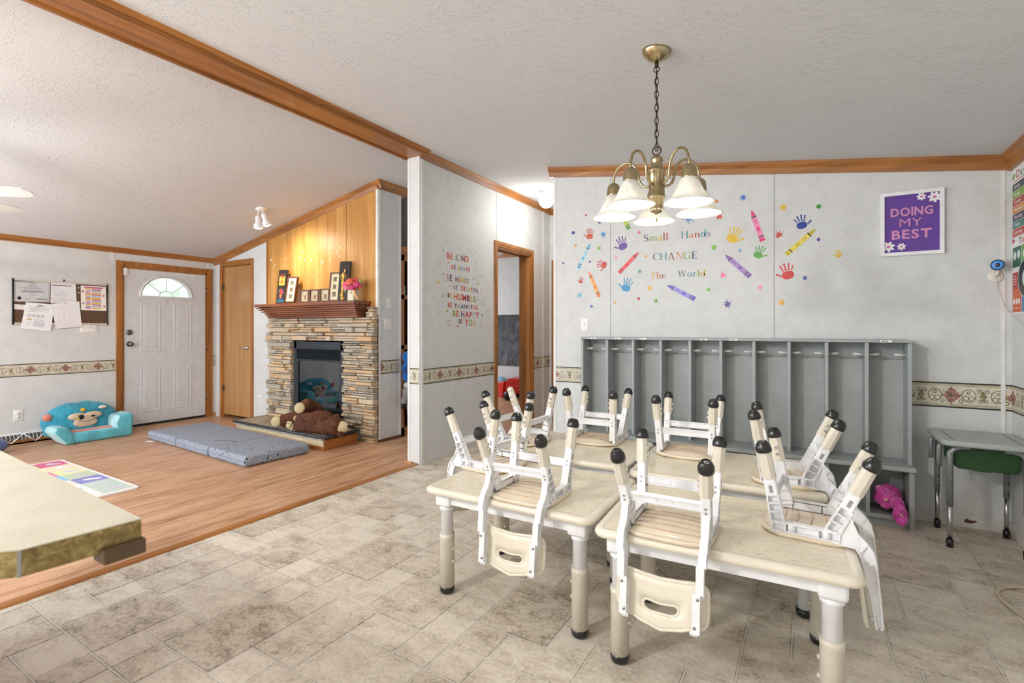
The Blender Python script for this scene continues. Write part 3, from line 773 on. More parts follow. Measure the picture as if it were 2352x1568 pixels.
    for s in (-1, 1):
        for w in (-.135, -.225):
            c0 = s * .139 + s * w * .10; u = .193 + (-.12 - w) * .085 + .003
            MB().lathe([(.0055, 0), (.0045, .003), (0, .003)], 10, frame_M((u, c0, w), (1, 0, -.08))).build('back_screw', M_SCREW, t)
            MB().lathe([(.007, 0), (.007, .022)], 10, frame_M((u - .038, c0, w), (1, 0, 0))).build('screw_boss', M_CHAIRW, t)
    return t
chair0 = make_chair()
CH = [
 (-1.078, 1.938, -89.3, H1, "upturned white and beige chair hanging off the front edge of the left-hand low table"),
 (-.443, 1.881, -89.0, H1, "upturned white and beige chair nearest the camera, backrest hanging before the white table leg"),
 (.010, 2.171, -3.5, H1, "upturned chair on the nearest table's free end, its backrest hanging edge-on"),
 (-.078, 2.660, 2.6, H2, "upturned chair on the free end of the rear table, legs leaning against the cubby bench"),
 (-.593, 2.931, 91.9, H2, "upturned chair on the back edge of the rear table before the middle cubbies"),
 (-1.155, 2.970, 91.9, H2, "upturned chair on the rear table's back edge, before the leftmost cubbies"),
 (-1.498, 2.267, 174.6, H1, "upturned chair on the left end of the front table, tipped towards the wood floor"),
 (-1.566, 2.719, 179.6, H2, "upturned chair by the doorway, one leg bare beige without its black cap"),
]
for i, (x, y, a, h, lab) in enumerate(CH):
    c = chair0 if i == 0 else copy_tree(chair0)
    c.location = (x, y, h + .001); c.rotation_euler = (0, 0, R(a)); c['label'] = lab; c['group'] = 'upturned chairs on the tables'
    if i == 7:                                                       # the leg that lost its cap shows a rounded beige end
        lg = [k for k in c.children if k.name.startswith('leg')]
        for k in lg:
            me = k.data; ctr = sum((v.co for v in me.vertices), Vector()) / len(me.vertices)
            if ctr.x > 0 and ctr.y < 0:
                for q in list(k.children):
                    if q.name.startswith('foot_cap'): bpy.data.objects.remove(q)
                B, C = Vector((.062, -.134, .045)), Vector((UR, -VR, WR + .004))
                MB().lathe([(.0225, .88 * (C - B).length), (.0225, .93 * (C - B).length), (.019, .98 * (C - B).length), (.010, (C - B).length), (0, 1.01 * (C - B).length)], 16, frame_M(B, C - B)).build('sleeve_end', M_BEIGE_SLEEVE, k)

# ================================================================== GREY CUBBIES, CLOTHES, DESK
M_LOCK = flat((160, 165, 165), .42, name='grey_painted_wood', spec=.4)
M_LOCK_IN = flat((172, 177, 176), .5, name='grey_back_board')
t = thing('cubby_locker', 'long grey ten-bay coat cubby with a bench, against the back wall', 'locker', (0, 0, 0))
LX0, BAY = -1.697, .2238; LYF, LYB = 4.0, LY - .004; LZT = 1.19; BZ = .395; BYF = 3.935
LX1 = LX0 + 10 * BAY
bevel(MB().box(LX0 - .012, LX1 + .012, LYF - .012, LYB, LZT - .02, LZT).build('top_board', M_LOCK, t), .005)
MB().box(LX0, LX1, LYB - .012, LYB, .02, LZT - .02).build('back_panel', M_LOCK_IN, t)
MB().box(LX0 + .012, LX1 - .012, LYB - .03, LYB - .012, LZT - .13, LZT - .02).build('hanging_rail', M_LOCK, t)
bevel(MB().box(LX0 - .015, LX1 + .022, BYF - .025, LYB - .012, BZ - .03, BZ).build('bench', M_LOCK, t), .008, 3)
for i in range(11):
    x = LX0 + BAY * i; end = i in (0, 10); h = .011
    o = MB().box(x - h, x + h, LYF, LYB - .012, BZ, LZT - .02).build('side_panel' if end else 'divider', M_LOCK, t); bevel(o, .004)
    o = MB().box(x - h - (0.0 if not end else .002), x + h + (.004 if i == 10 else 0), BYF, LYB - .012, .0 if end else .075, BZ - .03).build('side_panel' if end else 'lower_divider', M_LOCK, t); bevel(o, .004)
bevel(MB().box(LX0 - .012, LX1 + .012, BYF + .002, LYB - .012, .05, .075).build('bottom_shelf', M_LOCK, t), .004)
MB().box(LX0, LX1, BYF + .03, BYF + .045, 0, .05).build('toe_board', M_LOCK, t)
for i in range(10):
    for s in (0, 1):
        x = LX0 + BAY * (i + s) + (.011 if not s else -.011); xe = x + (.062 if not s else -.062)
        MB().tube([(x, 4.07, 1.088), (xe, 4.07, 1.092)], .009, 12).build('coat_peg', flat((204, 204, 198), .5, name='grey_dowel'), t)
M_LABEL = flat((240, 240, 238), .5, name='white_label'); M_INK = flat((40, 40, 44), .6, name='dark_ink')
for px, w in ((1363, .05), (1419, .055), (1476, .05), (1616, .05), (1684, .055), (2035, .06)):
    p = on_y(px, 774, LYF - .012)
    mb = MB().box(p.x - w / 2, p.x + w / 2, LYF - .0135, LYF - .012, LZT - .017, LZT - .003, mat=0)
    k = -w * .34
    while k < w * .1:
        d = rnd.uniform(.003, .006); mb.box(p.x + k, p.x + k + d, LYF - .014, LYF - .0135, LZT - .013, LZT - .007, mat=1); k += d + .002
    mb.build('name_label', [M_LABEL, M_INK], t)
# pink jacket stuffed in the last lower cubby, one sleeve hanging out
def make_pink():
    g = N('magenta_printed_fleece'); o = g.obj(); a = g.noise(o, 9, 3, .6)
    c = g.ramp(a, [(.35, S(168, 28, 122)), (.5, S(206, 58, 160)), (.65, S(222, 96, 182))])
    vz = g.n('TexVoronoi'); g.put(vz.inputs['Vector'], o); vz.inputs['Scale'].default_value = 16
    c = g.mix(g.math('LESS_THAN', vz.outputs['Distance'], .16), c, S(232, 190, 170)); return g.set(c, .75, sheen=.4)
def blob(name, ells, mat, parent=None, voxel=.012, smooth_it=6, disp=None, scale=.06, limbs=(), hard=False):
    mb = MB()
    for c, r, *rot in ells:
        M = T(*c)
        if rot: M = M @ Matrix.Rotation(R(rot[0][2]), 4, 'Z') @ Matrix.Rotation(R(rot[0][1]), 4, 'Y') @ Matrix.Rotation(R(rot[0][0]), 4, 'X')
        mb.ell((0, 0, 0), r, 20, 12, M)
    for pts, rs in limbs: mb.tube(pts, rs, 14)
    o = mb.build(name, mat, parent, smooth=True)
    m = o.modifiers.new('merge', 'REMESH'); m.mode = 'VOXEL'; m.voxel_size = voxel; m.use_smooth_shade = True
    m = o.modifiers.new('soften', 'SMOOTH'); m.iterations = smooth_it; m.factor = .5
    if disp:
        tx = bpy.data.textures.new(name + '_folds', 'CLOUDS'); tx.noise_scale = scale; tx.noise_depth = 3
        if hard: tx.noise_type = 'HARD_NOISE'
        m = o.modifiers.new('folds', 'DISPLACE'); m.texture = tx; m.strength = disp; m.mid_level = .5
    return o
jx = LX1 - .11
j = thing('pink_jacket', 'bright pink jacket stuffed into the last lower cubby, a sleeve spilling out', 'jacket', (0, 0, .075))
blob('jacket_body', [((jx - .008, 4.03, .100), (.078, .085, .072)), ((jx - .035, 4.01, .135), (.046, .07, .045)), ((jx - .01, 3.98, .085), (.070, .05, .058))], make_pink(), j, .005, 3, .045, .085, hard=True)
blob('sleeve', [((jx + .035, 3.955, .08), (.045, .055, .050)), ((jx + .046, 3.90, .035), (.040, .028, .060)), ((jx + .052, 3.89, -.015), (.036, .026, .034))], make_pink(), j, .005, 3, .03, .08, hard=True)

# school desk in the corner
M_DESKTOP = flat((168, 176, 172), .4, name='grey_green_desk_plastic'); M_TUBE = flat((138, 142, 142), .35, .3, name='grey_metal_tube'); M_GREEN = flat((26, 66, 24), .5, name='dark_green_bin')
d = thing('school_desk', 'small grey adjustable desk with a dark green book bin, in the corner', 'desk', (0, 0, 0))
mb = MB(); hx, hy = .205, .225; dc = (.848, 3.925)
rings = [[(dc[0] + x, dc[1] + y, z) for x, y in rrect(hx - i, hy - i, .035 - i * .5)] for i, z in ((.02, .59), (.004, .594), (0, .605), (.002, .618), (.012, .624), (.03, .6245), (.04, .6225))]
loops(mb, rings, [0] * 7); mb.build('desk_top', M_DESKTOP, d)
M_LINE = flat((96, 90, 86), .6, name='desk_groove')
mb = MB().box(.70, .705, 3.76, 4.08, .6222, .6234).box(.99, .995, 3.76, 4.08, .6222, .6234); mb.build('pencil_groove', M_LINE, d)
for sx, sy in ((0, 0), (1, 0), (0, 1), (1, 1)):
    x = (.690, 1.012)[sx]; y = (3.765, 4.10)[sy]; sg = 1 if sx == 0 else -1
    mb = MB().tube([(x + sg * .09, y, .585), (x + sg * .05, y, .583), (x + sg * .02, y, .572), (x, y, .545), (x, y, .24)], .0155, 14)
    lg = mb.build('leg', M_TUBE, d)
    MB().tube([(x, y, .25), (x, y, .03)], .012, 14).build('leg_extension', M_CHROME, lg)
    MB().lathe([(.017, 0), (.018, .045), (.013, .047)], 14, T(x, y, 0)).build('rubber_foot', M_RUBBER, lg)
    for z in (.5, .44, .39, .33, .27): MB().lathe([(.0045, 0), (.0045, .002), (0, .002)], 8, frame_M((x + .004, y - .0148, z), (.2, -1, 0))).build('bolt', M_SCREW if sy == 0 else M_BLACK, lg)
for y in (3.82, 4.045):
    MB().tube([(.66, y, .58), (.652, y, .565), (.650, y, .53), (.650, y, .45)], .013, 12).build('hanger_tube', M_TUBE, d)
mb = MB()
pts = [(.715, .588), (.715, .475), (.722, .458), (.74, .450), (.80, .449), (.81, .444), (.87, .444), (.88, .449), (.975, .449), (.99, .456), (.998, .47), (.998, .56), (.99, .588)]
mb.prism(pts, 'y', 3.80, 4.07); bevel(mb.build('book_bin', M_GREEN, d), .006, 2)
# white cable on the floor by the right wall
pts = [(1.04, 3.42, .007), (.93, 3.36, .007), (.83, 3.31, .007), (.775, 3.25, .007), (.757, 3.18, .007), (.765, 3.10, .007), (.795, 2.99, .007), (.84, 2.86, .007), (.9, 2.72, .007), (.98, 2.6, .007), (1.04, 2.5, .007)]
def smoothpts(p, n=6):
    p = [Vector(q) for q in p]; out = []
    for i in range(len(p) - 1):
        a, b, c, e = p[max(i - 1, 0)], p[i], p[i + 1], p[min(i + 2, len(p) - 1)]
        for k in range(n):
            t_ = k / n; out.append(.5 * ((2 * b) + (c - a) * t_ + (2 * a - 5 * b + 4 * c - e) * t_ * t_ + (3 * b - a - 3 * c + e) * t_ ** 3))
    return out + [p[-1]]
tag(MB().tube(smoothpts(pts), .0075, 10).build('extension_cord', flat((206, 192, 168), .5, name='cream_cable')), 'cream cable curving over the tile floor by the right wall', 'cable')

# ================================================================== WALL DECALS
_dk = {}
def ink(r, g, b):
    if (r, g, b) not in _dk:
        q = N('decal_%d_%d_%d' % (r, g, b)); f = q.noise(q.obj(), 60, 3); c = S(r, g, b)
        _dk[(r, g, b)] = q.set(q.ramp(f, [(.3, tuple(v * .9 for v in c[:3]) + (1,)), (.7, tuple(min(1, v * 1.08) for v in c[:3]) + (1,))]), .4, spec=.4)
    return _dk[(r, g, b)]
class Decal:
    """flat sticker: polygons in wall coordinates (a along the wall, z up)"""
    def __init__(s, P, off=.0012): s.P = P; s.v = []; s.f = []; s.m = []; s.mats = []; s.off = off
    def poly(s, pts, m, lift=0):
        if m not in s.mats: s.mats.append(m)
        o = len(s.v); s.v += [s.P(a, z, s.off + lift) for a, z in pts]; s.f.append(tuple(range(o, o + len(pts)))); s.m.append(s.mats.index(m)); return s
    def tris(s, verts, faces, m, lift=0):
        if m not in s.mats: s.mats.append(m)
        o = len(s.v); s.v += [s.P(a, z, s.off + lift) for a, z in verts]
        for f in faces: s.f.append(tuple(i + o for i in f)); s.m.append(s.mats.index(m))
        return s
    def ellipse(s, c, rx, rz, m, rot=0, lift=0, n=16):
        ca, sa = math.cos(rot), math.sin(rot)
        return s.poly([(c[0] + rx * math.cos(t) * ca - rz * math.sin(t) * sa, c[1] + rx * math.cos(t) * sa + rz * math.sin(t) * ca) for t in [2 * math.pi * i / n for i in range(n)]], m, lift)
    def build(s, name, label, cat, group=None, parent=None):
        me = bpy.data.meshes.new(name); me.from_pydata(s.v, [], s.f)
        for m in s.mats: me.materials.append(m)
        for i, p in enumerate(me.polygons): p.material_index = s.m[i]
        o = bpy.data.objects.new(name, me); col.objects.link(o)
        if parent is not None: o.parent = parent
        if label: tag(o, label, cat, group)
        return o
def PL(a, z, off): return (a, LY - off, z)                 # locker wall, reads along +x
def PW(a, z, off): return (WX + off, a, z)                 # partition, reads along +y
def PRW(a, z, off): return (RX - off, -a, z)               # right wall, reads along -y
def lk(px, py): p = on_y(px, py, LY); return (p.x, p.z)
def pw(px, py): p = on_x(px, py, WX); return (p.y, p.z)

def hand(tip, base, thumb, rgb, label, k=1.0):
    """palm and five separate finger prints; thumb -1 left, +1 right as seen"""
    (bx, bz), (tx, tz) = lk(*base), lk(*tip)
    H = math.hypot(tx - bx, tz - bz); a = math.atan2(tz - bz, tx - bx) - math.pi / 2; ca, sa = math.cos(a), math.sin(a)
    m = ink(*rgb); d = Decal(PL)
    def X(u, w): u *= thumb; return (bx + H * (u * ca - w * sa), bz + H * (u * sa + w * ca))
    palm = [(-.25, .06), (-.07, 0), (.13, .0), (.27, .07), (.31, .2), (.29, .33), (.25, .45), (.09, .49), (-.06, .49), (-.24, .46), (-.32, .34), (-.32, .18)]
    d.poly([X(u, w) for u, w in palm], m)
    def finger(u0, w0, ang, L, wd):
        ang = R(ang); dx, dz = math.sin(ang), math.cos(ang)
        for f0, f1, s in ((0, .32, .92), (.36, .64, 1.0), (.68, 1.0, 1.12)):
            c = (f0 + f1) / 2 * L; q = []
            for i in range(10):
                t = 2 * math.pi * i / 10; p = (f1 - f0) * L / 2 * 1.12 * math.cos(t); r = wd * s * math.sin(t)
                q.append(X(u0 + dx * (c + p) + dz * r, w0 + dz * (c + p) - dx * r))
            d.poly(q, m)
    finger(-.24, .50, -24, .32, .046); finger(-.09, .53, -9, .44, .054); finger(.06, .53, 4, .47, .056); finger(.20, .51, 18, .41, .054); finger(.32, .22, 55, .36, .064)
    d.build('handprint_decal', label, 'wall decal', 'handprint decals')
def crayon(tip, end, width_px, main, body, label):
    (tx, tz), (ex, ez) = lk(*tip), lk(*end)
    L = math.hypot(ex - tx, ez - tz); ux, uz = (ex - tx) / L, (ez - tz) / L; W = L * width_px
    def X(s, w): return (tx + ux * s * L - uz * w * W, tz + uz * s * L + ux * w * W)
    d = Decal(PL); m, b, k = ink(*main), ink(*body), ink(52, 52, 66)
    d.poly([X(0, -.12), X(0, .12), X(.17, .40), X(.17, -.40)], m); d.poly([X(.17, -.5), X(.17, .5), X(1, .5), X(1, -.5)], b)
    d.poly([X(.90, -.5), X(.90, .5), X(1, .5), X(1, -.5)], m, .0003)
    for s0 in (.185, .83): d.poly([X(s0, -.5), X(s0, .5), X(s0 + .035, .5), X(s0 + .035, -.5)], k, .0003)
    n = 14; d.poly([X(.6 + .065 * math.cos(2 * math.pi * i / n), .30 * math.sin(2 * math.pi * i / n)) for i in range(n)], m, .0003)
    for i, s0 in enumerate((.33, .37, .41)): d.poly([X(s0, -.16 + .05 * i), X(s0, .12), X(s0 + .018, .12), X(s0 + .018, -.16 + .05 * i)], k if i != 1 else m, .0003)
    d.build('crayon_decal', label, 'wall decal', 'crayon decals')
def splat(c, r_px, rgb, label, seed):
    q = random.Random(seed); (x, z), (x2, z2) = lk(*c), lk(c[0] + r_px, c[1]); r = abs(x2 - x); m = ink(*rgb); d = Decal(PL); n = 36
    ph = [q.uniform(0, 6.3) for _ in range(3)]
    d.poly([(x + r * (.62 + .10 * math.sin(3 * t + ph[0]) + .07 * math.sin(5 * t + ph[1])) * math.cos(t), z + r * (.62 + .10 * math.sin(3 * t + ph[0]) + .07 * math.sin(5 * t + ph[1])) * math.sin(t)) for t in [2 * math.pi * i / n for i in range(n)]], m)
    for i in range(9):
        a = 2 * math.pi * i / 9 + q.uniform(-.25, .25); l = q.uniform(.85, 1.3)
        d.poly([(x + r * (.5 * math.cos(a) - .10 * math.sin(a)), z + r * (.5 * math.sin(a) + .10 * math.cos(a))), (x + r * l * math.cos(a), z + r * l * math.sin(a)), (x + r * (.5 * math.cos(a) + .10 * math.sin(a)), z + r * (.5 * math.sin(a) - .10 * math.cos(a)))], m, .0001)
        d.ellipse((x + r * l * math.cos(a), z + r * l * math.sin(a)), r * .11, r * .11, m, 0, .0001, 8)
    d.ellipse((x - r * .22, z + r * .2), r * .13, r * .07, ink(240, 240, 240), .6, .0003, 8)
    d.build('paint_splat_decal', label, 'wall decal', 'paint splat decals')
def dot(P, a, z, ra, rz, rgb, label, group, ring=False, name='dot_decal'):
    d = Decal(P)
    if ring:
        n = 24; w = .0028; v = []
        for i in range(n):
            t = 2 * math.pi * i / n; v += [(a + ra * math.cos(t), z + rz * math.sin(t)), (a + (ra - w) * math.cos(t), z + (rz - w) * math.sin(t))]
        d.tris(v, [(2 * i, 2 * i + 1, (2 * i + 3) % (2 * n), (2 * i + 2) % (2 * n)) for i in range(n)], ink(*rgb))
    else:
        d.ellipse((a, z), ra, rz, ink(*rgb)); d.ellipse((a - ra * .3, z + rz * .35), ra * .28, rz * .18, ink(*[min(255, c + 90) for c in rgb]), .5, .0003, 8)
    d.build(name, label, 'wall decal', group)

hand((1355.9, 524), (1353.7, 549), -1, (196, 84, 56), 'rust orange handprint decal left of the small bright blue splat')
hand((1424, 543), (1433, 573), -1, (104, 72, 150), 'purple handprint decal above the red crayon')
hand((1371, 604), (1393, 610), -1, (196, 62, 58), 'red handprint decal lying sideways, right of the pale blue crayon')
hand((1336, 636), (1333.6, 650.5), -1, (190, 72, 62), 'tiny red handprint decal left of the orange crayon tip')
hand((1444.8, 638), (1435.4, 669), -1, (60, 142, 190), 'light blue handprint decal below the red crayon')
hand((1694, 520), (1678, 556.5), 1, (222, 184, 52), 'large yellow handprint decal left of the pink crayon')
hand((1836, 494), (1844, 525), 1, (48, 68, 150), 'dark blue handprint decal above the yellow crayon')
hand((1750, 564), (1738, 592.5), 1, (98, 162, 78), 'green handprint decal below the pink crayon')
hand((1804, 604), (1811.4, 640.7), -1, (206, 66, 66), 'large red handprint decal below the yellow crayon')
hand((1925, 572.5), (1927, 591), -1, (216, 182, 66), 'small yellow handprint decal farthest right, alone on the bare wall')
crayon((1355.9, 559.4), (1328.8, 615.7), .13, (70, 160, 206), (170, 208, 224), 'pale blue crayon decal, tip up, leftmost of the crayons')
crayon((1467, 579), (1422, 626.4), .14, (204, 44, 60), (226, 86, 90), 'red crayon decal slanting up to the word CHANGE')
crayon((1352.9, 624.2), (1376.5, 681.3), .13, (222, 112, 52), (232, 164, 88), 'orange crayon decal below the sideways red handprint')
crayon((1533.2, 655), (1596, 686.6), .15, (86, 78, 186), (150, 144, 214), 'violet blue crayon decal below the words The World')
crayon((1420.7, 473.7), (1444.8, 526), .16, (78, 150, 62), (168, 200, 72), 'lime green crayon decal half hidden behind the chandelier shades')
crayon((1726.4, 484.1), (1751.8, 553.5), .15, (222, 66, 122), (236, 140, 184), 'pink crayon decal standing nearly upright')
crayon((1872.5, 526.4), (1806, 584.3), .14, (198, 178, 52), (228, 208, 96), 'yellow crayon decal with dark bands, right of the red splat')
crayon((1666, 585.4), (1723, 635), .15, (128, 90, 160), (166, 134, 194), 'lilac crayon decal right of the word World')
for c, r, rgb, lab, sd in [
 ((1385.3, 537.5), 6.5, (60, 128, 200), 'small bright blue splat decal beside the rust orange handprint', 1), ((1492.2, 661.7), 7, (222, 178, 54), 'yellow splat decal under the word The', 2),
 ((1660.3, 632), 8, (232, 112, 160), 'pink splat decal under the lilac crayon tip', 3), ((1670.5, 698), 10, (92, 74, 150), 'purple splat decal lowest on the wall', 4),
 ((1706.9, 453.8), 8, (58, 112, 196), 'blue splat decal above the pink crayon', 5), ((1799, 475.9), 9.5, (224, 184, 54), 'yellow splat decal above the dark blue handprint', 6),
 ((1651.6, 497), 8.5, (200, 60, 48), 'red splat decal under the right-hand chandelier shade', 7), ((1788.6, 539.2), 10, (200, 74, 52), 'red splat decal between the pink and yellow crayons', 8),
 ((1331, 677.8), 6, (84, 180, 206), 'small turquoise splat decal below the tiny red handprint', 9), ((1582, 500), 12, (62, 122, 190), 'blue splat decal peeping out below the chandelier', 10)]:
    splat(c, r, rgb, lab, sd)
GD = 'round dot decals on the cubby wall'
for px, py, r, rgb, lab in [
 (1346.2, 493.8, 2.2, (176, 40, 48), 'tiny red dot decal at the top left of the wall lettering display'), (1377, 509.4, 4, (86, 56, 150), 'purple dot decal above the small blue splat'),
 (1316.8, 534.3, 3.8, (44, 62, 140), 'navy dot decal left of the rust orange handprint'), (1322.1, 563.7, 3, (206, 140, 40), 'orange dot decal left of the pale blue crayon tip'),
 (1376, 569.6, 3.8, (110, 170, 70), 'green dot decal right of the pale blue crayon tip'), (1354.8, 600.7, 2.8, (106, 70, 150), 'small purple dot decal between the pale blue crayon and sideways handprint'),
 (1294, 604.4, 2.4, (48, 76, 140), 'tiny navy dot decal farthest left on the wall'), (1415, 591.6, 3, (226, 130, 176), 'small pink dot decal between the purple handprint and red crayon'),
 (1482.8, 588.4, 3.3, (222, 152, 60), 'orange dot decal left of the word CHANGE'), (1468, 533.5, 3.3, (206, 84, 84), 'coral red dot decal left of the word Small'),
 (1469.4, 623.2, 3.8, (84, 150, 84), 'green dot decal right of the red crayon end'), (1358.8, 703.5, 3, (50, 92, 170), 'blue dot decal above the light switch'),
 (1412, 694.4, 3.3, (206, 160, 84), 'tan dot decal below the light blue handprint'), (1467, 685.6, 3.3, (176, 36, 46), 'dark red dot decal below the yellow splat'),
 (1506.4, 690.7, 4.3, (92, 160, 60), 'green dot decal low on the wall, left of the violet crayon'), (1627.4, 664.7, 4, (116, 176, 74), 'green dot decal right of the violet crayon'),
 (1639.8, 568, 5.8, (120, 180, 64), 'large lime dot decal between the words and the lilac crayon'), (1646, 462.4, 4.2, (206, 140, 80), 'tan dot decal touching the right-hand chandelier shade'),
 (1700, 575.4, 3.3, (84, 150, 206), 'small sky blue dot decal right of the lilac crayon tip'), (1880.3, 473.9, 5.4, (52, 140, 50), 'green dot decal at the top right of the display'),
 (1880, 550, 4.2, (104, 62, 160), 'purple dot decal right of the yellow crayon'), (1848.7, 638, 4.7, (76, 96, 170), 'blue dot decal right of the large red handprint'),
 (1745.5, 659, 5.2, (232, 140, 190), 'pink dot decal right of the lilac crayon end'), (1795, 694.2, 6.5, (222, 170, 84), 'large tan dot decal lowest at the right')]:
    a, z = lk(px, py); a2, _ = lk(px + r, py); _, z2 = lk(px, py - r)
    dot(PL, a, z, a2 - a, z2 - z, rgb, lab, GD)

# ---- lettering
_gl = {}
def glyph(ch, bold=0.0):
    if (ch, bold) not in _gl:
        cu = bpy.data.curves.new('g', 'FONT'); cu.body = ch; cu.size = 1; cu.offset = bold; cu.resolution_u = 3; cu.fill_mode = 'FRONT'
        o = bpy.data.objects.new('g', cu); col.objects.link(o); bpy.context.view_layer.update()
        me = o.evaluated_get(bpy.context.evaluated_depsgraph_get()).to_mesh()
        v = [(p.co.x, p.co.y) for p in me.vertices]; f = [tuple(q.vertices) for q in me.polygons]
        o.evaluated_get(bpy.context.evaluated_depsgraph_get()).to_mesh_clear(); bpy.data.objects.remove(o); bpy.data.curves.remove(cu)
        _gl[(ch, bold)] = (v, f, min(p[0] for p in v), max(p[0] for p in v))
    return _gl[(ch, bold)]
def write(d, text, p0, p1, H, mats, bold=0.0, gap=.10, lift=0, cap=.73):
    """text from p0 to p1 along its baseline (wall coordinates), capital height H"""
    s = H / cap; run = []; x = 0
    for ch in text:
        if ch == ' ': x += .3; continue
        v, f, a, b = glyph(ch, bold); run.append((v, f, a, x)); x += b - a + gap
    W = x - gap; (ax, az), (bx, bz) = p0, p1; k = 0
    for v, f, a, off in run:
        q = []
        for vx, vy in v:
            t = (vx - a + off) / W; q.append((ax + (bx - ax) * t, az + (bz - az) * t + vy * s))
        d.tris(q, f, mats[k % len(mats)], lift); k += 1
# stroke letters with serifs for the "Small Hands CHANGE The World" decals
TK, TN, SF = .135, .05, .035
def serif_glyph(ch):
    P = []                      # list of quads/polys in a unit where capitals are 1 high
    def bar(x0, x1, y0, y1): P.append([(x0, y0), (x1, y0), (x1, y1), (x0, y1)])
    def stem(x, y0, y1, w=TK, sb=True, stp=True, half=False):
        bar(x, x + w, y0, y1)
        if sb: bar(x - .07, x + w + .07, y0, y0 + SF)
        if stp: bar(x - .08, x + (0 if half else w + .07) + (w * .5 if half else 0), y1 - SF, y1)
    def stroke(pts):            # pts: (x, y, width), thick ribbon along a smooth path
        p = smoothpts([(a, b, w) for a, b, w in pts], 5); n = len(p)
        for i in range(n - 1):
            a, b = p[i], p[i + 1]
            def off(q, j):
                t_ = Vector((p[min(j + 1, n - 1)].x - p[max(j - 1, 0)].x, p[min(j + 1, n - 1)].y - p[max(j - 1, 0)].y)).normalized(); return (-t_.y * q.z / 2, t_.x * q.z / 2)
            oa, ob = off(a, i), off(b, i + 1)
            P.append([(a.x + oa[0], a.y + oa[1]), (b.x + ob[0], b.y + ob[1]), (b.x - ob[0], b.y - ob[1]), (a.x - oa[0], a.y - oa[1])])
    xh = .64
    def bowl(cx, r, rz, cz, w0=TN, w1=TK, a0=0, a1=360, n=12, flip=False):
        pts = []
        for i in range(n + 1):
            a = R(a0 + (a1 - a0) * i / n); c = abs(math.cos(a)); pts.append((cx + r * math.cos(a), cz + rz * math.sin(a), w0 + (w1 - w0) * c))
        stroke(pts)
    if ch == 'S': stroke([(.5, .80, TN), (.42, .95, TN), (.27, .98, TN), (.11, .88, .09), (.10, .70, TK), (.28, .53, TK), (.47, .36, TK), (.49, .16, .10), (.30, .02, TN), (.13, .05, TN), (.05, .22, TN)]); bar(.48, .52, .74, .98); bar(.03, .07, .02, .27)
    elif ch == 's': stroke([(.34, .52, TN), (.26, .62, TN), (.16, .61, TN), (.07, .52, .07), (.12, .40, .09), (.27, .28, .10), (.34, .16, .08), (.25, .03, TN), (.12, .03, TN), (.04, .14, TN)])
    elif ch in 'mn':
        stem(.08, 0, xh, half=True); q = 2 if ch == 'm' else 1
        for i in range(q):
            x = .08 + .35 * i
            stroke([(x + TK * .6, xh - .18, TN), (x + .2, xh - .03, TN), (x + .30, xh - .03, .08), (x + .35 + TK / 2, xh - .16, TK), (x + .35 + TK / 2, .2, TK)]); stem(x + .35, 0, .24, stp=False)
    elif ch == 'a': stroke([(.07, .47, .07), (.13, .60, TN), (.26, .62, TN), (.36, .53, .10), (.38, .38, TK), (.38, .1, TK), (.43, .03, .07), (.5, .05, TN)]); stroke([(.36, .40, TN), (.16, .33, TN), (.06, .18, .12), (.12, .03, .09), (.25, .04, TN), (.37, .14, TN)])
    elif ch == 'l': stem(.09, 0, 1.04, half=True)
    elif ch == 'H': stem(.08, 0, 1); stem(.62, 0, 1); bar(.15, .7, .50, .545)
    elif ch == 'd': bowl(.25, .20, xh / 2, xh / 2); bar(.40, .40 + TK, .0, 1.04); bar(.32, .47, 1.0, 1.04); bar(.5, .6, 0, SF)
    elif ch == 'o': bowl(.28, .22, xh / 2 - .01, xh / 2)
    elif ch == 'e': stroke([(.07, .36, .07), (.44, .37, TN), (.44, .46, .09), (.36, .6, TN), (.24, .62, TN), (.10, .50, .11), (.07, .33, TK), (.11, .13, .11), (.25, .02, TN), (.38, .05, TN), (.46, .16, TN)])
    elif ch == 'r': stem(.08, 0, xh, half=True); stroke([(.16, .42, TN), (.25, .58, TN), (.35, .61, .08), (.41, .55, .10)])
    elif ch == 'h': stem(.08, 0, 1.04, half=True); stroke([(.16, .44, TN), (.28, .61, TN), (.38, .61, .08), (.43 + TK / 2, .48, TK), (.43 + TK / 2, .2, TK)]); stem(.43, 0, .24, stp=False)
    elif ch == 'T': stem(.32, 0, 1, stp=False); bar(.04, .74, .95, 1); bar(.04, .075, .76, 1); bar(.705, .74, .76, 1)
    elif ch == 'E': stem(.08, 0, 1); bar(.1, .58, .95, 1); bar(.1, .60, 0, .05); bar(.15, .45, .5, .545); bar(.545, .58, .77, 1); bar(.565, .6, 0, .25); bar(.42, .45, .4, .64)
    elif ch == 'N': stem(.10, 0, 1, TN); stem(.68, .0, 1, TN, sb=False); P.append([(.06, 1), (.24, 1), (.73, 0), (.66, 0)])
    elif ch == 'A': P.append([(.36, 1), (.44, 1), (.72, .0), (.57, 0)]); P.append([(.36, 1), (.41, .94), (.12, 0), (.07, 0)]); bar(.2, .6, .32, .365); bar(0, .22, 0, SF); bar(.48, .82, 0, SF)
    elif ch == 'W':
        for a, b, w in ((.02, .26, TK), (.44, .68, TK)): P.append([(a, 1), (a + w, 1), (b + .04, 0), (b - .03, 0)])
        for a, b in ((.26, .48), (.68, .92)): P.append([(b, 1), (b + .045, 1), (a + .02, 0), (a - .03, 0)])
        bar(-.05, .24, 1 - SF, 1); bar(.82, 1.02, 1 - SF, 1)
    elif ch in 'CG':
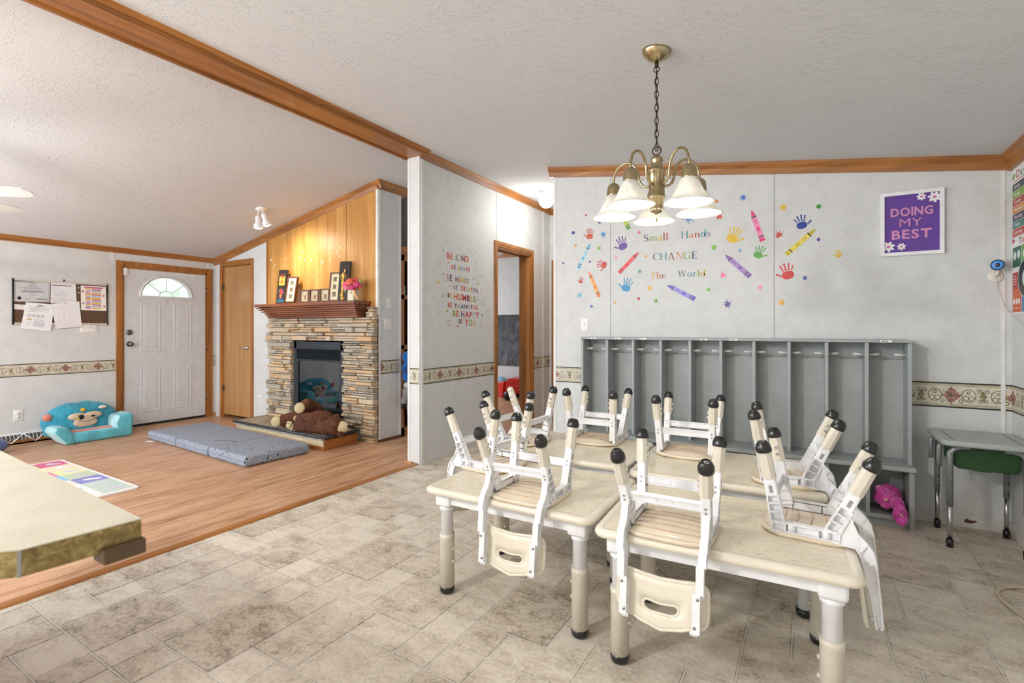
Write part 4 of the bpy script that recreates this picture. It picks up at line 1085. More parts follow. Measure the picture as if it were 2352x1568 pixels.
        stroke([(.70, .74, TN), (.58, .93, TN), (.40, .98, TN), (.20, .88, .11), (.11, .66, TK), (.11, .36, TK), (.2, .12, .11), (.40, .02, TN), (.58, .05, TN), (.70, .18 if ch == 'C' else .10, TN)]); bar(.685, .72, .70, .98)
        if ch == 'G': stem(.60, .05, .42, stp=False, sb=False); bar(.52, .80, .40, .435)
    return P
def serif_write(d, text, p0, p1, H, mats):
    adv = []; x = 0
    for ch in text:
        g = serif_glyph(ch); a = min(q[0] for p in g for q in p); b = max(q[0] for p in g for q in p); adv.append((g, a, x)); x += b - a + .07
    W = x - .07; (ax, az), (bx, bz) = p0, p1
    for k, (g, a, off) in enumerate(adv):
        for p in g: d.poly([(ax + (bx - ax) * (vx - a + off) / W, az + (bz - az) * (vx - a + off) / W + vy * H) for vx, vy in p], mats[k])
C_ = dict(navy=(54, 66, 104), olive=(140, 160, 66), gold=(206, 166, 56), brown=(150, 74, 50), red=(186, 58, 52), teal=(56, 130, 142), orange=(206, 120, 62), purple=(84, 62, 100), slate=(86, 92, 112), blue=(70, 122, 176), sea=(66, 150, 170), maroon=(134, 44, 58), green=(120, 160, 60))
def sw(text, p0, p1, top, cols, lab):
    d = Decal(PL); a, b = lk(*p0), lk(*p1); h = lk(p0[0], top)[1] - a[1]
    serif_write(d, text, a, b, h, [ink(*C_[c]) for c in cols]); d.build('word_decal', lab, 'wall lettering', 'word decals on the cubby wall')
sw('Small', (1479, 554.5), (1535, 551), 538.5, ('navy', 'olive', 'gold', 'brown', 'red'), 'word decal Small in five colours, start of the first line')
sw('Hands', (1564, 547.6), (1632, 542.5), 532.2, ('teal', 'orange', 'red', 'sea', 'purple'), 'word decal Hands in five colours, end of the first line')
sw('CHANGE', (1500, 597.6), (1601.5, 593.6), 581.6, ('slate', 'sea', 'maroon', 'orange', 'green', 'navy'), 'word decal CHANGE in capitals, middle line')
sw('The', (1493.8, 640.6), (1529, 639), 625.8, ('gold', 'orange', 'maroon'), 'word decal The, start of the last line')
sw('World', (1556.5, 636.4), (1620.7, 634), 621.8, ('slate', 'blue', 'teal', 'olive', 'gold'), 'word decal World, end of the last line')

# ---- partition: BE KIND ... BE YOU
CR = lambda u, v: (990 + u / 6.536, 530 + v / 6.536)
PAL = dict(r=(204, 62, 62), o=(216, 98, 58), g=(150, 160, 140), s=(130, 130, 130), m=(120, 56, 80), y=(222, 182, 60), b=(130, 180, 206), l=(150, 160, 70), p=(190, 150, 170), k=(96, 86, 90), v=(120, 90, 140), w=(186, 178, 186), n=(60, 90, 120))
LINES = [('kind line', [('BE', (238, 412), (320, 427), 92, 'ro'), ('KIND', (368, 443), (567, 470), 95, 'gwmo')]),
 ('brave line', [('BE', (307, 570), (368, 577), 68, 'ok'), ('BRAVE', (408, 587), (582, 610), 66, 'ybgro')]),
 ('honest line', [('BE', (232, 745), (315, 752), 96, 'pk'), ('HONEST', (365, 755), (575, 790), 68, 'mrylog')]),
 ('creative line', [('BE', (335, 880), (395, 887), 70, 'pv'), ('CREATIVE', (447, 890), (702, 933), 66, 'rrwyomnv')]),
 ('humble line', [('BE', (250, 992), (308, 1000), 66, 'my'), ('HUMBLE', (343, 1025), (672, 1070), 92, 'oormyl')]),
 ('thankful line', [('BE', (252, 1145), (312, 1147), 70, 'rr'), ('THANKFUL', (350, 1155), (700, 1182), 66, 'mpnkpnor')]),
 ('happy line', [('BE', (330, 1282), (413, 1290), 94, 'lo'), ('HAPPY', (452, 1292), (720, 1310), 92, 'vrrwr')]),
 ('you line', [('BE', (417, 1385), (468, 1388), 66, 'nr'), ('YOU', (513, 1415), (668, 1428), 94, 'rly')])]
for nm, words in LINES:
    for text, p0, p1, h, cs in words:
        d = Decal(PW); a, b = pw(*CR(*p0)), pw(*CR(*p1)); hh = pw(*CR(p0[0], p0[1] - h))[1] - a[1]
        write(d, text, a, b, hh, [ink(*PAL[c]) for c in cs], .03, .16)
        if text == 'BE': _be = d
        else:
            n0 = len(_be.v)
            for i, m in enumerate(d.m):
                mt = d.mats[m]
                if mt not in _be.mats: _be.mats.append(mt)
                _be.f.append(tuple(q + n0 for q in d.f[i])); _be.m.append(_be.mats.index(mt))
            _be.v += d.v
            _be.build('phrase_decal', 'coloured capital letters BE %s on the white partition' % text, 'wall lettering', 'BE phrases on the partition')
GR = 'ring decals around the BE phrases'; GT = 'dot decals around the BE phrases'
for (u, v), r, rgb, lab in [((252, 173), 22, (150, 160, 140), 'pale green ring decal, top left above BE KIND'), ((420, 245), 26, (206, 170, 150), 'peach ring decal just above BE KIND'), ((558, 302), 20, (120, 130, 140), 'grey blue ring decal at the top right above BE KIND'),
 ((122, 493), 22, (180, 150, 160), 'pinkish ring decal left of BE KIND and BE BRAVE'), ((657, 562), 24, (190, 186, 184), 'pale grey ring decal right of BE BRAVE'), ((748, 685), 18, (120, 96, 96), 'brown ring decal right of BE HONEST'),
 ((177, 960), 22, (86, 80, 84), 'dark grey ring decal left of BE HUMBLE'), ((782, 1083), 23, (100, 100, 110), 'slate ring decal right of BE THANKFUL'), ((118, 1225), 28, (206, 160, 90), 'gold ring decal left of BE HAPPY'),
 ((273, 1378), 27, (170, 76, 76), 'red ring decal left of BE YOU'), ((752, 1412), 23, (150, 90, 90), 'dull red ring decal right of BE YOU')]:
    a, z = pw(*CR(u, v)); a2, _ = pw(*CR(u + r, v)); _, z2 = pw(*CR(u, v - r * 1.45)); dot(PW, a, z, a2 - a, z2 - z, rgb, lab, GR, True, 'ring_decal')
for (u, v), r, rgb, lab in [((181, 288), 10, (84, 140, 196), 'blue dot decal left of BE KIND'), ((663, 305), 12, (170, 186, 170), 'sage green dot decal right of the grey blue ring'), ((669, 466), 8, (90, 100, 110), 'slate dot decal right of BE KIND'),
 ((258, 477), 9, (206, 90, 70), 'coral dot decal under the B of BE KIND'), ((185, 647), 10, (120, 130, 116), 'grey green dot decal left of BE HONEST'), ((630, 716), 9, (186, 50, 60), 'red dot decal right of BE HONEST'),
 ((107, 770), 15, (222, 170, 60), 'yellow dot decal left below BE HONEST'), ((708, 792), 12, (176, 150, 40), 'olive yellow dot decal above the end of BE CREATIVE'), ((276, 828), 10, (216, 150, 66), 'orange dot decal left of BE CREATIVE'),
 ((752, 887), 8, (190, 96, 80), 'small coral dot decal right of BE CREATIVE'), ((706, 1027), 8, (90, 96, 104), 'slate dot decal right of BE HUMBLE'), ((240, 1202), 14, (140, 160, 50), 'green dot decal left of BE HAPPY'),
 ((766, 1262), 12, (96, 140, 200), 'blue dot decal right of BE HAPPY'), ((396, 1432), 9, (196, 40, 50), 'red dot decal below BE YOU')]:
    a, z = pw(*CR(u, v)); a2, _ = pw(*CR(u + r, v)); _, z2 = pw(*CR(u, v - r * 1.3)); dot(PW, a, z, a2 - a, z2 - z, rgb, lab, GT)

# ================================================================== FRAMED SIGN, CHARTS, CAMERA, SWITCHES
t = thing('framed_sign', 'white framed purple sign reading DOING MY BEST with daisies', 'picture', (.572, LY, 1.961))
W2, H2_ = .166, .212
mb = MB()
for a in ((-W2, -W2 + .022, -H2_, H2_), (W2 - .022, W2, -H2_, H2_), (-W2 + .022, W2 - .022, -H2_, -H2_ + .022), (-W2 + .022, W2 - .022, H2_ - .022, H2_)):
    mb.box(a[0], a[1], -.03, 0, a[2], a[3])
mb.build('frame', M_WHITE, t)
MB().box(-W2 + .015, W2 - .015, -.014, -.004, -H2_ + .015, H2_ - .015).build('backing', flat((98, 62, 150), .45, name='purple_card'), t)
M_PINKF = flat((206, 140, 182), .7, name='pink_glitter_felt'); M_PINKD = flat((146, 86, 128), .7, name='pink_edge')
def PD(a, z, off): return (a, -.014 - off, z)
def raised_word(text, x0, x1, z, h):
    d = Decal(PD, .001); write(d, text, (x0, z), (x1, z), h, [M_PINKF], 0.0 if 'M' in text else .03, .09); 
    me_o = d.build('word', None, None, parent=t); m = me_o.modifiers.new('thick', 'SOLIDIFY'); m.thickness = .005; m.offset = 0
raised_word('DOING', -.110, .112, .052, .056); raised_word('MY', -.062, .056, -.020, .056); raised_word('BEST', -.104, .104, -.100, .060)
M_PETAL = flat((238, 238, 236), .6, name='white_felt'); M_PCTR = flat((206, 110, 160), .7, name='pink_felt')
for cx, cz, r in ((.052, .168, .026), (.119, .158, .036), (-.122, -.148, .036), (-.052, -.152, .025)):
    d = Decal(PD, .002)
    for i in range(7):
        a = 2 * math.pi * i / 7 + .3; d.ellipse((cx + .58 * r * math.cos(a), cz + .58 * r * math.sin(a)), r * .42, r * .24, M_PETAL, a, .0003 * (i % 3), 14)
    d.ellipse((cx, cz), r * .27, r * .27, M_PCTR, 0, .0015); q = d.build('daisy', None, None, parent=t)

# charts on the right wall
def chart_days():
    d = Decal(PRW, .001); Y0 = -4.185; Wd = .46; z0, z1 = 1.815, 2.235
    white = ink(240, 240, 236); d.poly([(Y0, z0), (Y0 + Wd, z0), (Y0 + Wd, z1), (Y0, z1)], white)
    d.poly([(Y0, 2.165), (Y0 + .03, 2.168), (Y0 + .055, 2.195), (Y0 + .03, 2.2), (Y0, 2.185)], ink(120, 160, 50), .0003)
    write(d, 'Days', (Y0 + .07, 2.165), (Y0 + .26, 2.165), .045, [ink(190, 40, 60), ink(60, 130, 70), ink(40, 120, 150), ink(210, 120, 40)], .02, .12, .0004)
    d.poly([(Y0 + .02, 2.147), (Y0 + .44, 2.147), (Y0 + .44, 2.152), (Y0 + .02, 2.152)], ink(190, 60, 60), .0003)
    for i, (nm, rgb) in enumerate((('Sunday', (48, 54, 66)), ('Monday', (128, 172, 46)), ('Tuesday', (176, 48, 52)), ('Wednesday', (214, 136, 62)), ('Thursday', (70, 48, 90)), ('Friday', (48, 128, 112)), ('Saturday', (196, 58, 46)))):
        za = 2.14 - .0462 * (i + 1); zb = za + .0435; L = .10 + .022 * len(nm)
        d.poly([(Y0 + .004, za), (Y0 + L, za), (Y0 + L + .018, (za + zb) / 2), (Y0 + L, zb), (Y0 + .004, zb)], ink(*rgb), .0003)
        write(d, nm, (Y0 + .03, za + .013), (Y0 + .03 + .0172 * len(nm), za + .013), .022, [white], .012, .1, .0006)
    d.build('days_chart', 'days of the week chart with coloured arrow bands, upper poster on the right wall', 'poster')
chart_days()
def chart_time():
    d = Decal(PRW, .001); Y0 = -4.185; Wd = .46; z0, z1 = 1.352, 1.808
    white = ink(238, 238, 236); d.poly([(Y0, z0), (Y0 + Wd, z0), (Y0 + Wd, z1), (Y0, z1)], white)
    d.poly([(Y0, 1.775), (Y0 + .05, 1.79), (Y0 + .03, 1.804), (Y0, 1.804)], ink(190, 50, 60), .0003)
    write(d, 'Time', (Y0 + .11, 1.765), (Y0 + .27, 1.765), .036, [ink(40, 90, 60), ink(190, 60, 50), ink(200, 120, 40), ink(60, 90, 150)], .02, .12, .0004)
    for x, w, za, zb, rgb in ((.008, .135, 1.63, 1.752, (36, 100, 76)), (.150, .15, 1.65, 1.752, (106, 160, 60)), (.305, .145, 1.63, 1.752, (60, 110, 160)), (.004, .10, 1.50, 1.60, (176, 50, 46)), (.004, .15, 1.36, 1.50, (206, 96, 52)), (.16, .15, 1.36, 1.46, (60, 130, 180)), (.32, .13, 1.36, 1.48, (120, 70, 140))):
        d.poly([(Y0 + x, za), (Y0 + x + w, za), (Y0 + x + w, zb), (Y0 + x, zb)], ink(*rgb), .0003)
    for cx, cz, r in ((.045, 1.70, .027), (.108, 1.705, .027), (.2, 1.70, .027), (.35, 1.70, .027)):
        d.ellipse((Y0 + cx, cz), r, r, ink(150, 190, 206), 0, .0006); d.ellipse((Y0 + cx, cz), r * .8, r * .8, white, 0, .0008); d.poly([(Y0 + cx - .001, cz), (Y0 + cx + .002, cz), (Y0 + cx + .002, cz + .018), (Y0 + cx - .001, cz + .018)], ink(40, 40, 50), .001)
    d.ellipse((Y0 + .23, 1.555), .135, .115, ink(150, 200, 190), 0, .0008, 32); d.ellipse((Y0 + .23, 1.555), .128, .108, ink(36, 40, 44), 0, .001, 32); d.ellipse((Y0 + .23, 1.555), .062, .055, ink(206, 216, 222), 0, .0013, 28)
    d.poly([(Y0 + .228, 1.555), (Y0 + .232, 1.555), (Y0 + .231, 1.598), (Y0 + .229, 1.598)], ink(30, 30, 36), .0016); d.poly([(Y0 + .23, 1.553), (Y0 + .23, 1.557), (Y0 + .258, 1.556)], ink(30, 30, 36), .0016)
    for i in range(3): d.ellipse((Y0 + .03 + .042 * i, 1.425), .015, .018, white, 0, .0006); d.ellipse((Y0 + .03 + .042 * i, 1.385), .010, .006, ink(236, 190, 160), 0, .0006)
    for i in range(4): d.poly([(Y0 + .02, 1.575 - .016 * i), (Y0 + .07, 1.575 - .016 * i), (Y0 + .07, 1.58 - .016 * i), (Y0 + .02, 1.58 - .016 * i)], ink(236, 214, 206), .0006)
    d.build('time_chart', 'telling the time chart with clock faces, lower poster on the right wall', 'poster')
chart_time()

# small security camera
t = thing('security_camera', 'small white camera with a blue ring lens near the wall corner', 'camera', (.985, LY, 1.585))
M_CAMW = flat((222, 216, 208), .4, name='camera_white')
MB().lathe([(.040, 0), (.040, .006), (.034, .011), (0, .012)], 28, frame_M((0, 0, 0), (0, -1, 0))).build('wall_plate', M_CAMW, t)
MB().tube([(0, -.012, .0), (.002, -.035, .012), (.004, -.048, .045)], .007, 10).build('stem', M_CAMW, t)
ax = (Vector((0, 0, CAM_H)) - Vector((.985, LY - .06, 1.66))); ax.z *= .55
Mh = frame_M((.006, -.018, .068), ax)
hd = MB().lathe([(.020, -.01), (.030, 0), (.033, .02), (.033, .055), (.030, .060), (.029, .057)], 28, Mh); hd = hd.build('camera_head', M_CAMW, t)
MB().lathe([(.029, .056), (.029, .058), (.012, .0575)], 28, Mh).build('lens_ring', flat((88, 152, 236), .25, name='blue_lens_ring'), hd)
MB().lathe([(.0125, .0578), (.011, .0585), (0, .0588)], 24, Mh).build('lens', M_BLACK, hd)
MB().tube([Mh @ Vector((.0302 * math.cos(2 * math.pi * i / 28), .0302 * math.sin(2 * math.pi * i / 28), .0585)) for i in range(28)], .0022, 8, closed=True).build('lens_rim', M_BLACK, hd)
MB().tube(smoothpts([(0, -.012, -.02), (.012, -.012, -.09), (.035, -.01, -.17), (.055, -.02, -.22), (.066, -.06, -.25), (.069, -.16, -.29), (.069, -.3, -.32)]), .0018, 6).build('camera_wire', M_CAMW, t)

def wall_plate(name, label, cat, M, w, h, gang=1, kind='switch', color=(232, 230, 226)):
    t = thing(name, label, cat); t.matrix_world = M
    mp = flat(color, .35, name='wall_plate_plastic')
    p = MB().rbox(-w / 2, w / 2, -h / 2, h / 2, 0, .006, .0025, 2).build('plate', mp, t)
    for i in range(gang):
        x = (i - (gang - 1) / 2) * w / gang
        if kind == 'switch':
            MB().box(x - .006, x + .006, -.013, .013, .0055, .0062).box(x - .004, x + .004, -.002, .010, .006, .014).build('toggle', flat((214, 212, 208), .35, name='toggle_plastic'), t)
        else:
            for s in (-1, 1):
                q = MB().lathe([(.016, .0055), (.016, .0075), (0, .0078)], 20, T(x, s * .02, 0), mat=0)
                for dx in (-.006, .006): q.box(x + dx - .0012, x + dx + .0012, s * .02 - .001, s * .02 + .007, .0075, .0082, mat=1)
                q.box(x - .002, x + .002, s * .02 - .009, s * .02 - .005, .0075, .0082, mat=1)
                q.build('socket', [flat((222, 220, 216), .35, name='socket_face'), M_BLACK], t)
    return t
def M_wall(p, nrm):   # local z off the wall, local y up
    z = Vector(nrm); y = Vector((0, 0, 1)); x = y.cross(z); m = Matrix((x, y, z)).transposed().to_4x4(); m.translation = p; return m
wall_plate('light_switch', 'single white light switch above the first grey cubby', 'switch', M_wall((-1.757, LY, 1.30), (0, -1, 0)), .07, .115)
p = on_x(893, 696, CHX); wall_plate('wall_control', 'narrow white control plate above the double switch beside the fireplace', 'switch', M_wall(p, (1, 0, 0)), .075, .12, 1, 'switch')
p = on_x(891, 744, CHX); wall_plate('light_switch', 'double white light switch beside the fireplace', 'switch', M_wall(p, (1, 0, 0)), .115, .115, 2)
wall_plate('light_switch', 'wide three-gang white switch plate below the cork board', 'switch', M_wall((FRX, 2.478, 1.275), (1, 0, 0)), .165, .115, 3)
wall_plate('power_outlet', 'white double outlet low on the front wall left of the plush seat', 'outlet', M_wall((FRX, 1.86, .318), (1, 0, 0)), .075, .12, 1, 'outlet')
wall_plate('power_outlet', 'white outlet between the closet door and the stone fireplace', 'outlet', M_wall((-6.312, FPY, .317), (0, -1, 0)), .075, .12, 1, 'outlet')

# ================================================================== CHANDELIER AND LAMPS
M_BRASS = flat((182, 166, 130), .24, 1, name='antique_brass'); M_BRASSD = flat((70, 58, 40), .4, .9, name='dark_bronze')
def shade_mat():
    g = N('alabaster_glass'); o = g.obj(); a = g.noise(o, 14, 4, .6, 1.5)
    c = g.ramp(a, [(.35, S(214, 212, 204)), (.6, S(240, 239, 234))])
    tl = g.n('BsdfTranslucent'); g.put(tl.inputs[0], c); mx = g.n('MixShader'); mx.inputs[0].default_value = .42
    g.set(c, .3, spec=.5); g.t.links.new(g.b.outputs[0], mx.inputs[1]); g.t.links.new(tl.outputs[0], mx.inputs[2]); g.t.links.new(mx.outputs[0], g.out.inputs['Surface'])
    return g.m
M_SHADE = shade_mat()
def bulb_mat(name, e, rgb=(255, 246, 230)):
    g = N(name); c = S(*rgb); return g.set((.9, .9, .88, 1), .4, emis=c, estr=e)
HX, HY_ = -.618, 2.341; HZ = ceil_r(HX)
t = thing('chandelier', 'antique brass five-arm chandelier with alabaster glass bell shades', 'chandelier', (HX, HY_, 0))
tilt = Matrix.Rotation(math.atan(.1425), 4, 'Y')
MB().lathe([(0, -.052), (.012, -.051), (.03, -.044), (.055, -.026), (.066, -.008), (.068, .0)], 32, T(0, 0, HZ) @ tilt).build('canopy', M_BRASS, t)
mb = MB().tube([(0, 0, HZ - .05), (0, 0, HZ - .075)], .009, 10)
mb.tube([(.013 * math.cos(a), 0, HZ - .085 + .013 * math.sin(a)) for a in [2 * math.pi * i / 12 for i in range(12)]], .0025, 6, closed=True)
ztop, zbot = HZ - .095, 2.095; n = 12
for i in range(n):
    zc = ztop + (zbot - ztop) * (i + .5) / n; hl = (ztop - zbot) / n / 2 + .005; pts = []
    for k in range(14):
        a = 2 * math.pi * k / 14; x = .0085 * math.cos(a); z = hl * math.sin(a); pts.append((x, 0, zc + z) if i % 2 else (0, x, zc + z))
    mb.tube(pts, .0020, 6, closed=True)
mb.tube(smoothpts([(.004, .0, HZ - .06), (-.006, .004, 2.4), (.006, -.004, 2.3), (-.005, .003, 2.2), (.003, 0, 2.09)]), .0018, 6)
mb.build('chain', M_BRASSD, t)
MB().tube([(.020 * math.cos(a), 0, 2.093 + .020 * math.sin(a)) for a in [2 * math.pi * i / 20 for i in range(20)]], .0032, 8, closed=True).build('top_loop', M_BRASSD, t)
MB().lathe([(.006, 2.076), (.011, 2.07), (.020, 2.066), (.028, 2.056), (.029, 2.046), (.025, 2.038), (.031, 2.008), (.040, 2.004), (.0405, 1.995), (.036, 1.99), (.036, 1.885), (.040, 1.88), (.040, 1.873), (.033, 1.866), (.028, 1.825), (.030, 1.818), (.024, 1.806), (.010, 1.80), (.006, 1.788), (.009, 1.782), (.005, 1.774), (.003, 1.762), (0, 1.757)][::-1], 28).build('body', M_BRASS, t)
away = math.atan2(HY_, HX)
for i in range(5):
    a = away + R(4) + 2 * math.pi * i / 5; Mr = RZ(a)
    arm = MB().tube([Mr @ Vector(p) for p in smoothpts([(.036, 0, 1.93), (.062, 0, 1.935), (.082, 0, 1.965), (.09, 0, 2.01), (.115, 0, 2.046), (.150, 0, 2.058), (.188, 0, 2.038), (.207, 0, 1.995), (.208, 0, 1.965)])], .0062, 10)
    arm.tube([Mr @ Vector(p) for p in smoothpts([(.062, 0, 1.935), (.078, 0, 1.945), (.085, 0, 1.968), (.076, 0, 1.985), (.066, 0, 1.975), (.070, 0, 1.964)], 4)], .0032, 8)
    ao = arm.build('arm', M_BRASS, t)
    Ms = Mr @ T(.208, 0, 0)
    MB().lathe([(.012, 1.97), (.024, 1.962), (.030, 1.95), (.031, 1.938), (.0325, 1.934), (.0325, 1.918), (.034, 1.914), (.034, 1.905), (.030, 1.90)][::-1], 24, Ms).build('socket_cup', M_BRASS, ao)
    MB().lathe([(.030, 1.914), (.036, 1.906), (.045, 1.888), (.054, 1.866), (.064, 1.843), (.078, 1.822), (.097, 1.808), (.105, 1.803), (.102, 1.801), (.077, 1.817), (.061, 1.840), (.051, 1.863), (.042, 1.885), (.031, 1.903)], 36, Ms).build('shade', M_SHADE, ao)
    MB().lathe([(.012, 1.90), (.014, 1.89), (.025, 1.868), (.030, 1.848), (.026, 1.828), (.014, 1.818), (0, 1.815)], 20, Ms).build('bulb', bulb_mat('chandelier_bulb', .75) if i == 0 else bpy.data.materials['chandelier_bulb'], ao)
    q = Ms @ Vector((0, 0, 1.790)); light('chandelier_lamp', 'POINT', (q.x + HX, q.y + HY_, q.z), 2.1, (1, .96, .88), .03)

# hall globe
gx, gy = -2.63, 5.14; gz = ceil_r(gx)
t = thing('globe_ceiling_light', 'glowing white globe ceiling light in the hallway', 'ceiling light', (gx, gy, 0))
MB().lathe([(.07, gz + .01), (.07, gz - .015), (.05, gz - .02)], 24).build('base', M_WHITE, t)
MB().lathe([(0, gz - .185)] + [(.088 * math.sin(a), gz - .097 - .088 * math.cos(a)) for a in [math.pi * i / 14 for i in range(1, 13)]] + [(.05, gz - .018)], 28).build('globe', bulb_mat('lit_globe', 2.2, (255, 250, 240)), t)
light('globe_lamp', 'POINT', (gx, gy, gz - .22), 13, (1, .97, .92), .08)

# twin spot on the sloping living room ceiling
sx, sy = -4.93, 2.98
p = _ray(600, 478); tt = None
d_ = 3.0
for _ in range(60):
    q = p * d_ + Vector((0, 0, CAM_H)); d_ += .08 if q.z < ceil_l(q.x) else -.04
    if abs(q.z - ceil_l(q.x)) < .01: break
SPX = q
t = thing('twin_spotlight', 'white twin spotlight on the sloping ceiling before the fireplace', 'ceiling light', SPX)
tl_ = Matrix.Rotation(-math.atan(.1925), 4, 'Y')
MB().lathe([(0, -.03), (.05, -.026), (.062, -.012), (.064, .012)], 28, tl_).build('base', M_WHITE, t)
for k, (off, aim) in enumerate((((.012, .01, -.04), (-5.25, FPY - .05, 1.9)), ((-.035, -.02, -.07), (-5.6, FPY - .2, .2)))):
    o_ = Vector(off); dr = (Vector(aim) - (SPX + o_)).normalized(); dr = (dr + Vector((0, 0, -.9 if k == 0 else -1.4))).normalized(); Mh = frame_M(o_, dr)
    arm = MB().tube([(off[0] * .6, off[1] * .6, -.02), (off[0], off[1], off[2]), o_ + dr * .03], .007, 8).build('swivel_arm', M_WHITE, t)
    hd = MB().lathe([(0, .02), (.024, .024), (.028, .03), (.030, .10), (.047, .115), (.050, .16), (.046, .162), (.042, .14)], 26, Mh).build('lamp_head', M_WHITE, t)
    MB().lathe([(.044, .15), (.03, .166), (0, .172)], 22, Mh).build('bulb', bulb_mat('spot_bulb%d' % k, 7), hd)
    light('spot_lamp', 'SPOT', SPX + o_ + dr * .19, 34 if k == 0 else 9, (1, .88, .68), .06, None, Vector(aim), 140 if k == 0 else 130, 1.0)

# ceiling fan over the living room, only two blade tips reach into the picture
fx, fy_, fz_ = -5.13, .74, 2.20
t = thing('ceiling_fan', 'white ceiling fan whose blade tips reach in over the living room', 'ceiling fan', (fx, fy_, 0))
MB().lathe([(.07, ceil_l(fx) + .01), (.06, ceil_l(fx) - .05), (.014, ceil_l(fx) - .06), (.013, fz_ + .12), (.05, fz_ + .11), (.11, fz_ + .08), (.12, fz_), (.09, fz_ - .04), (.05, fz_ - .05), (0, fz_ - .05)][::-1], 28).build('motor', M_WHITE, t)
M_BLADE = flat((226, 228, 228), .4, name='fan_blade_white')
a1 = math.atan2(1.215 - fy_, -4.63 - fx)
for i in range(5):
    Mb = T(0, 0, fz_) @ RZ(a1 + 2 * math.pi * i / 5) @ Matrix.Rotation(R(-14), 4, 'X')
    pts = [(.16, -.045), (.28, -.06), (.62, -.068), (.68, -.055), (.712, -.01), (.712, .02), (.67, .062), (.6, .068), (.28, .06), (.16, .045)]
    mb = MB().prism(pts, 'z', -.004, .004, M=Mb); mb.build('blade', M_BLADE, t)
    MB().box(.09, .2, -.018, .018, -.012, -.004, M=Mb).build('blade_iron', M_WHITE, t)
light('living_fill_lamp', 'POINT', (fx, fy_, fz_ - .18), 12, (1, .97, .92), .08)  # added fill lamp below the hub; the fan itself has no light
# kitchen ceiling lamp behind the camera: throws the long shadows over the tiles
kx, ky = -2.5, -1.5; kz = ceil_r(kx)
t = thing('kitchen_ceiling_lamp', 'round white ceiling lamp over the kitchen, behind the viewer', 'ceiling light', (kx, ky, 0))
MB().lathe([(.15, kz + .02), (.15, kz - .03), (.14, kz - .035)], 28).build('base', M_WHITE, t)
MB().lathe([(.138, kz - .035), (.12, kz - .07), (.06, kz - .095), (0, kz - .1)][::-1], 28).build('diffuser', bulb_mat('kitchen_diffuser', 3), t)
light('kitchen_lamp', 'POINT', (kx, ky, kz - .2), 195, (1, .985, .96), .17)

# ================================================================== FIREPLACE
def make_stone():
    g = N('stacked_ledge_stone'); o = g.obj(); at = g.n('Attribute', attribute_name='tone').outputs['Fac']
    a = g.noise(g.mapv(o, (1, 1, 3.2)), 16, 6, .68, .8); b = g.noise(o, 70, 3, .7)
    f = g.math('ADD', g.math('MULTIPLY', a, .55), g.math('MULTIPLY', b, .25)); f = g.math('ADD', f, g.math('MULTIPLY', at, .5))
    c = g.ramp(f, [(.28, S(96, 92, 88)), (.40, S(146, 136, 122)), (.50, S(186, 174, 154)), (.60, S(166, 160, 150)), (.70, S(204, 188, 164)), (.86, S(198, 166, 128))])
    g.bump(g.math('ADD', a, g.math('MULTIPLY', b, .4)), .55, .012); return g.set(c, .8, spec=.25)
M_STONE = make_stone()
M_GAP = flat((44, 40, 36), .95, name='deep_joint')
SX0, SX1, SYF = -6.01, -4.095, 3.855
mb = MB(); tones = []
q = random.Random(21)
def stones(x0, x1, z0, z1, ragged=(False, False)):
    z = z0
    while z < z1 - .008:
        h = min(q.choice((.022, .028, .034, .04, .048, .06)), z1 - z)
        if z1 - z - h < .015: h = z1 - z
        x = x0 + (q.uniform(-.014, .008) if ragged[0] else 0); xe = x1 + (q.uniform(-.006, .012) if ragged[1] else 0)
        while x < xe - .01:
            w = min(q.uniform(.06, .30), xe - x)
            if xe - x - w < .04: w = xe - x
            sub = h > .045 and q.random() < .45
            for k in range(2 if sub else 1):
                hh = h / (2 if sub else 1); za = z + k * hh
                yf = SYF + q.uniform(-.028, .026); t_ = q.uniform(0, 1); n0 = len(mb.f)
                g = .0026; e = min(.008, hh * .28); sk = q.uniform(-.004, .004)
                X0_, X1_, Z0_, Z1_ = x + g, x + w - g, za + g, za + hh - g; yb = FPY - .02
                v = [(X0_, yb, Z0_), (X1_, yb, Z0_), (X1_, yb, Z1_), (X0_, yb, Z1_), (X0_, yf + e, Z0_), (X1_, yf + e, Z0_ + sk * .3), (X1_, yf + e, Z1_), (X0_, yf + e, Z1_ + sk * .3),
                     (X0_ + e, yf + q.uniform(-.005, .005), Z0_ + e), (X1_ - e, yf + q.uniform(-.005, .005), Z0_ + e), (X1_ - e, yf + q.uniform(-.005, .005), Z1_ - e), (X0_ + e, yf + q.uniform(-.005, .005), Z1_ - e)]
                mb.add(v, [(0, 1, 5, 4), (1, 2, 6, 5), (2, 3, 7, 6), (3, 0, 4, 7), (4, 5, 9, 8), (5, 6, 10, 9), (6, 7, 11, 10), (7, 4, 8, 11), (8, 9, 10, 11)])
                tones.extend([t_] * 9)
            x += w
        z += h
OPX0, OPX1, OPZ = -5.525, -4.585, 1.118
HZT = .15
stones(SX0, OPX0, .156, OPZ, (True, False)); stones(OPX1, -4.275, .156, .30); stones(-4.275, SX1, 0, .30, (False, True)); stones(OPX1, SX1, .30, OPZ, (False, True)); stones(SX0, SX1, OPZ, 1.388, (True, True)); stones(-4.232, SX1, 1.388, 1.45, (False, True)); stones(-4.19, SX1, 1.45, 1.50, (False, True))
fp = thing('fireplace', 'stacked stone gas fireplace with a black louvred insert', 'fireplace', (0, 0, 0))
fs = mb.build('stone_surround', M_STONE, fp, smooth=False, attr=tones)
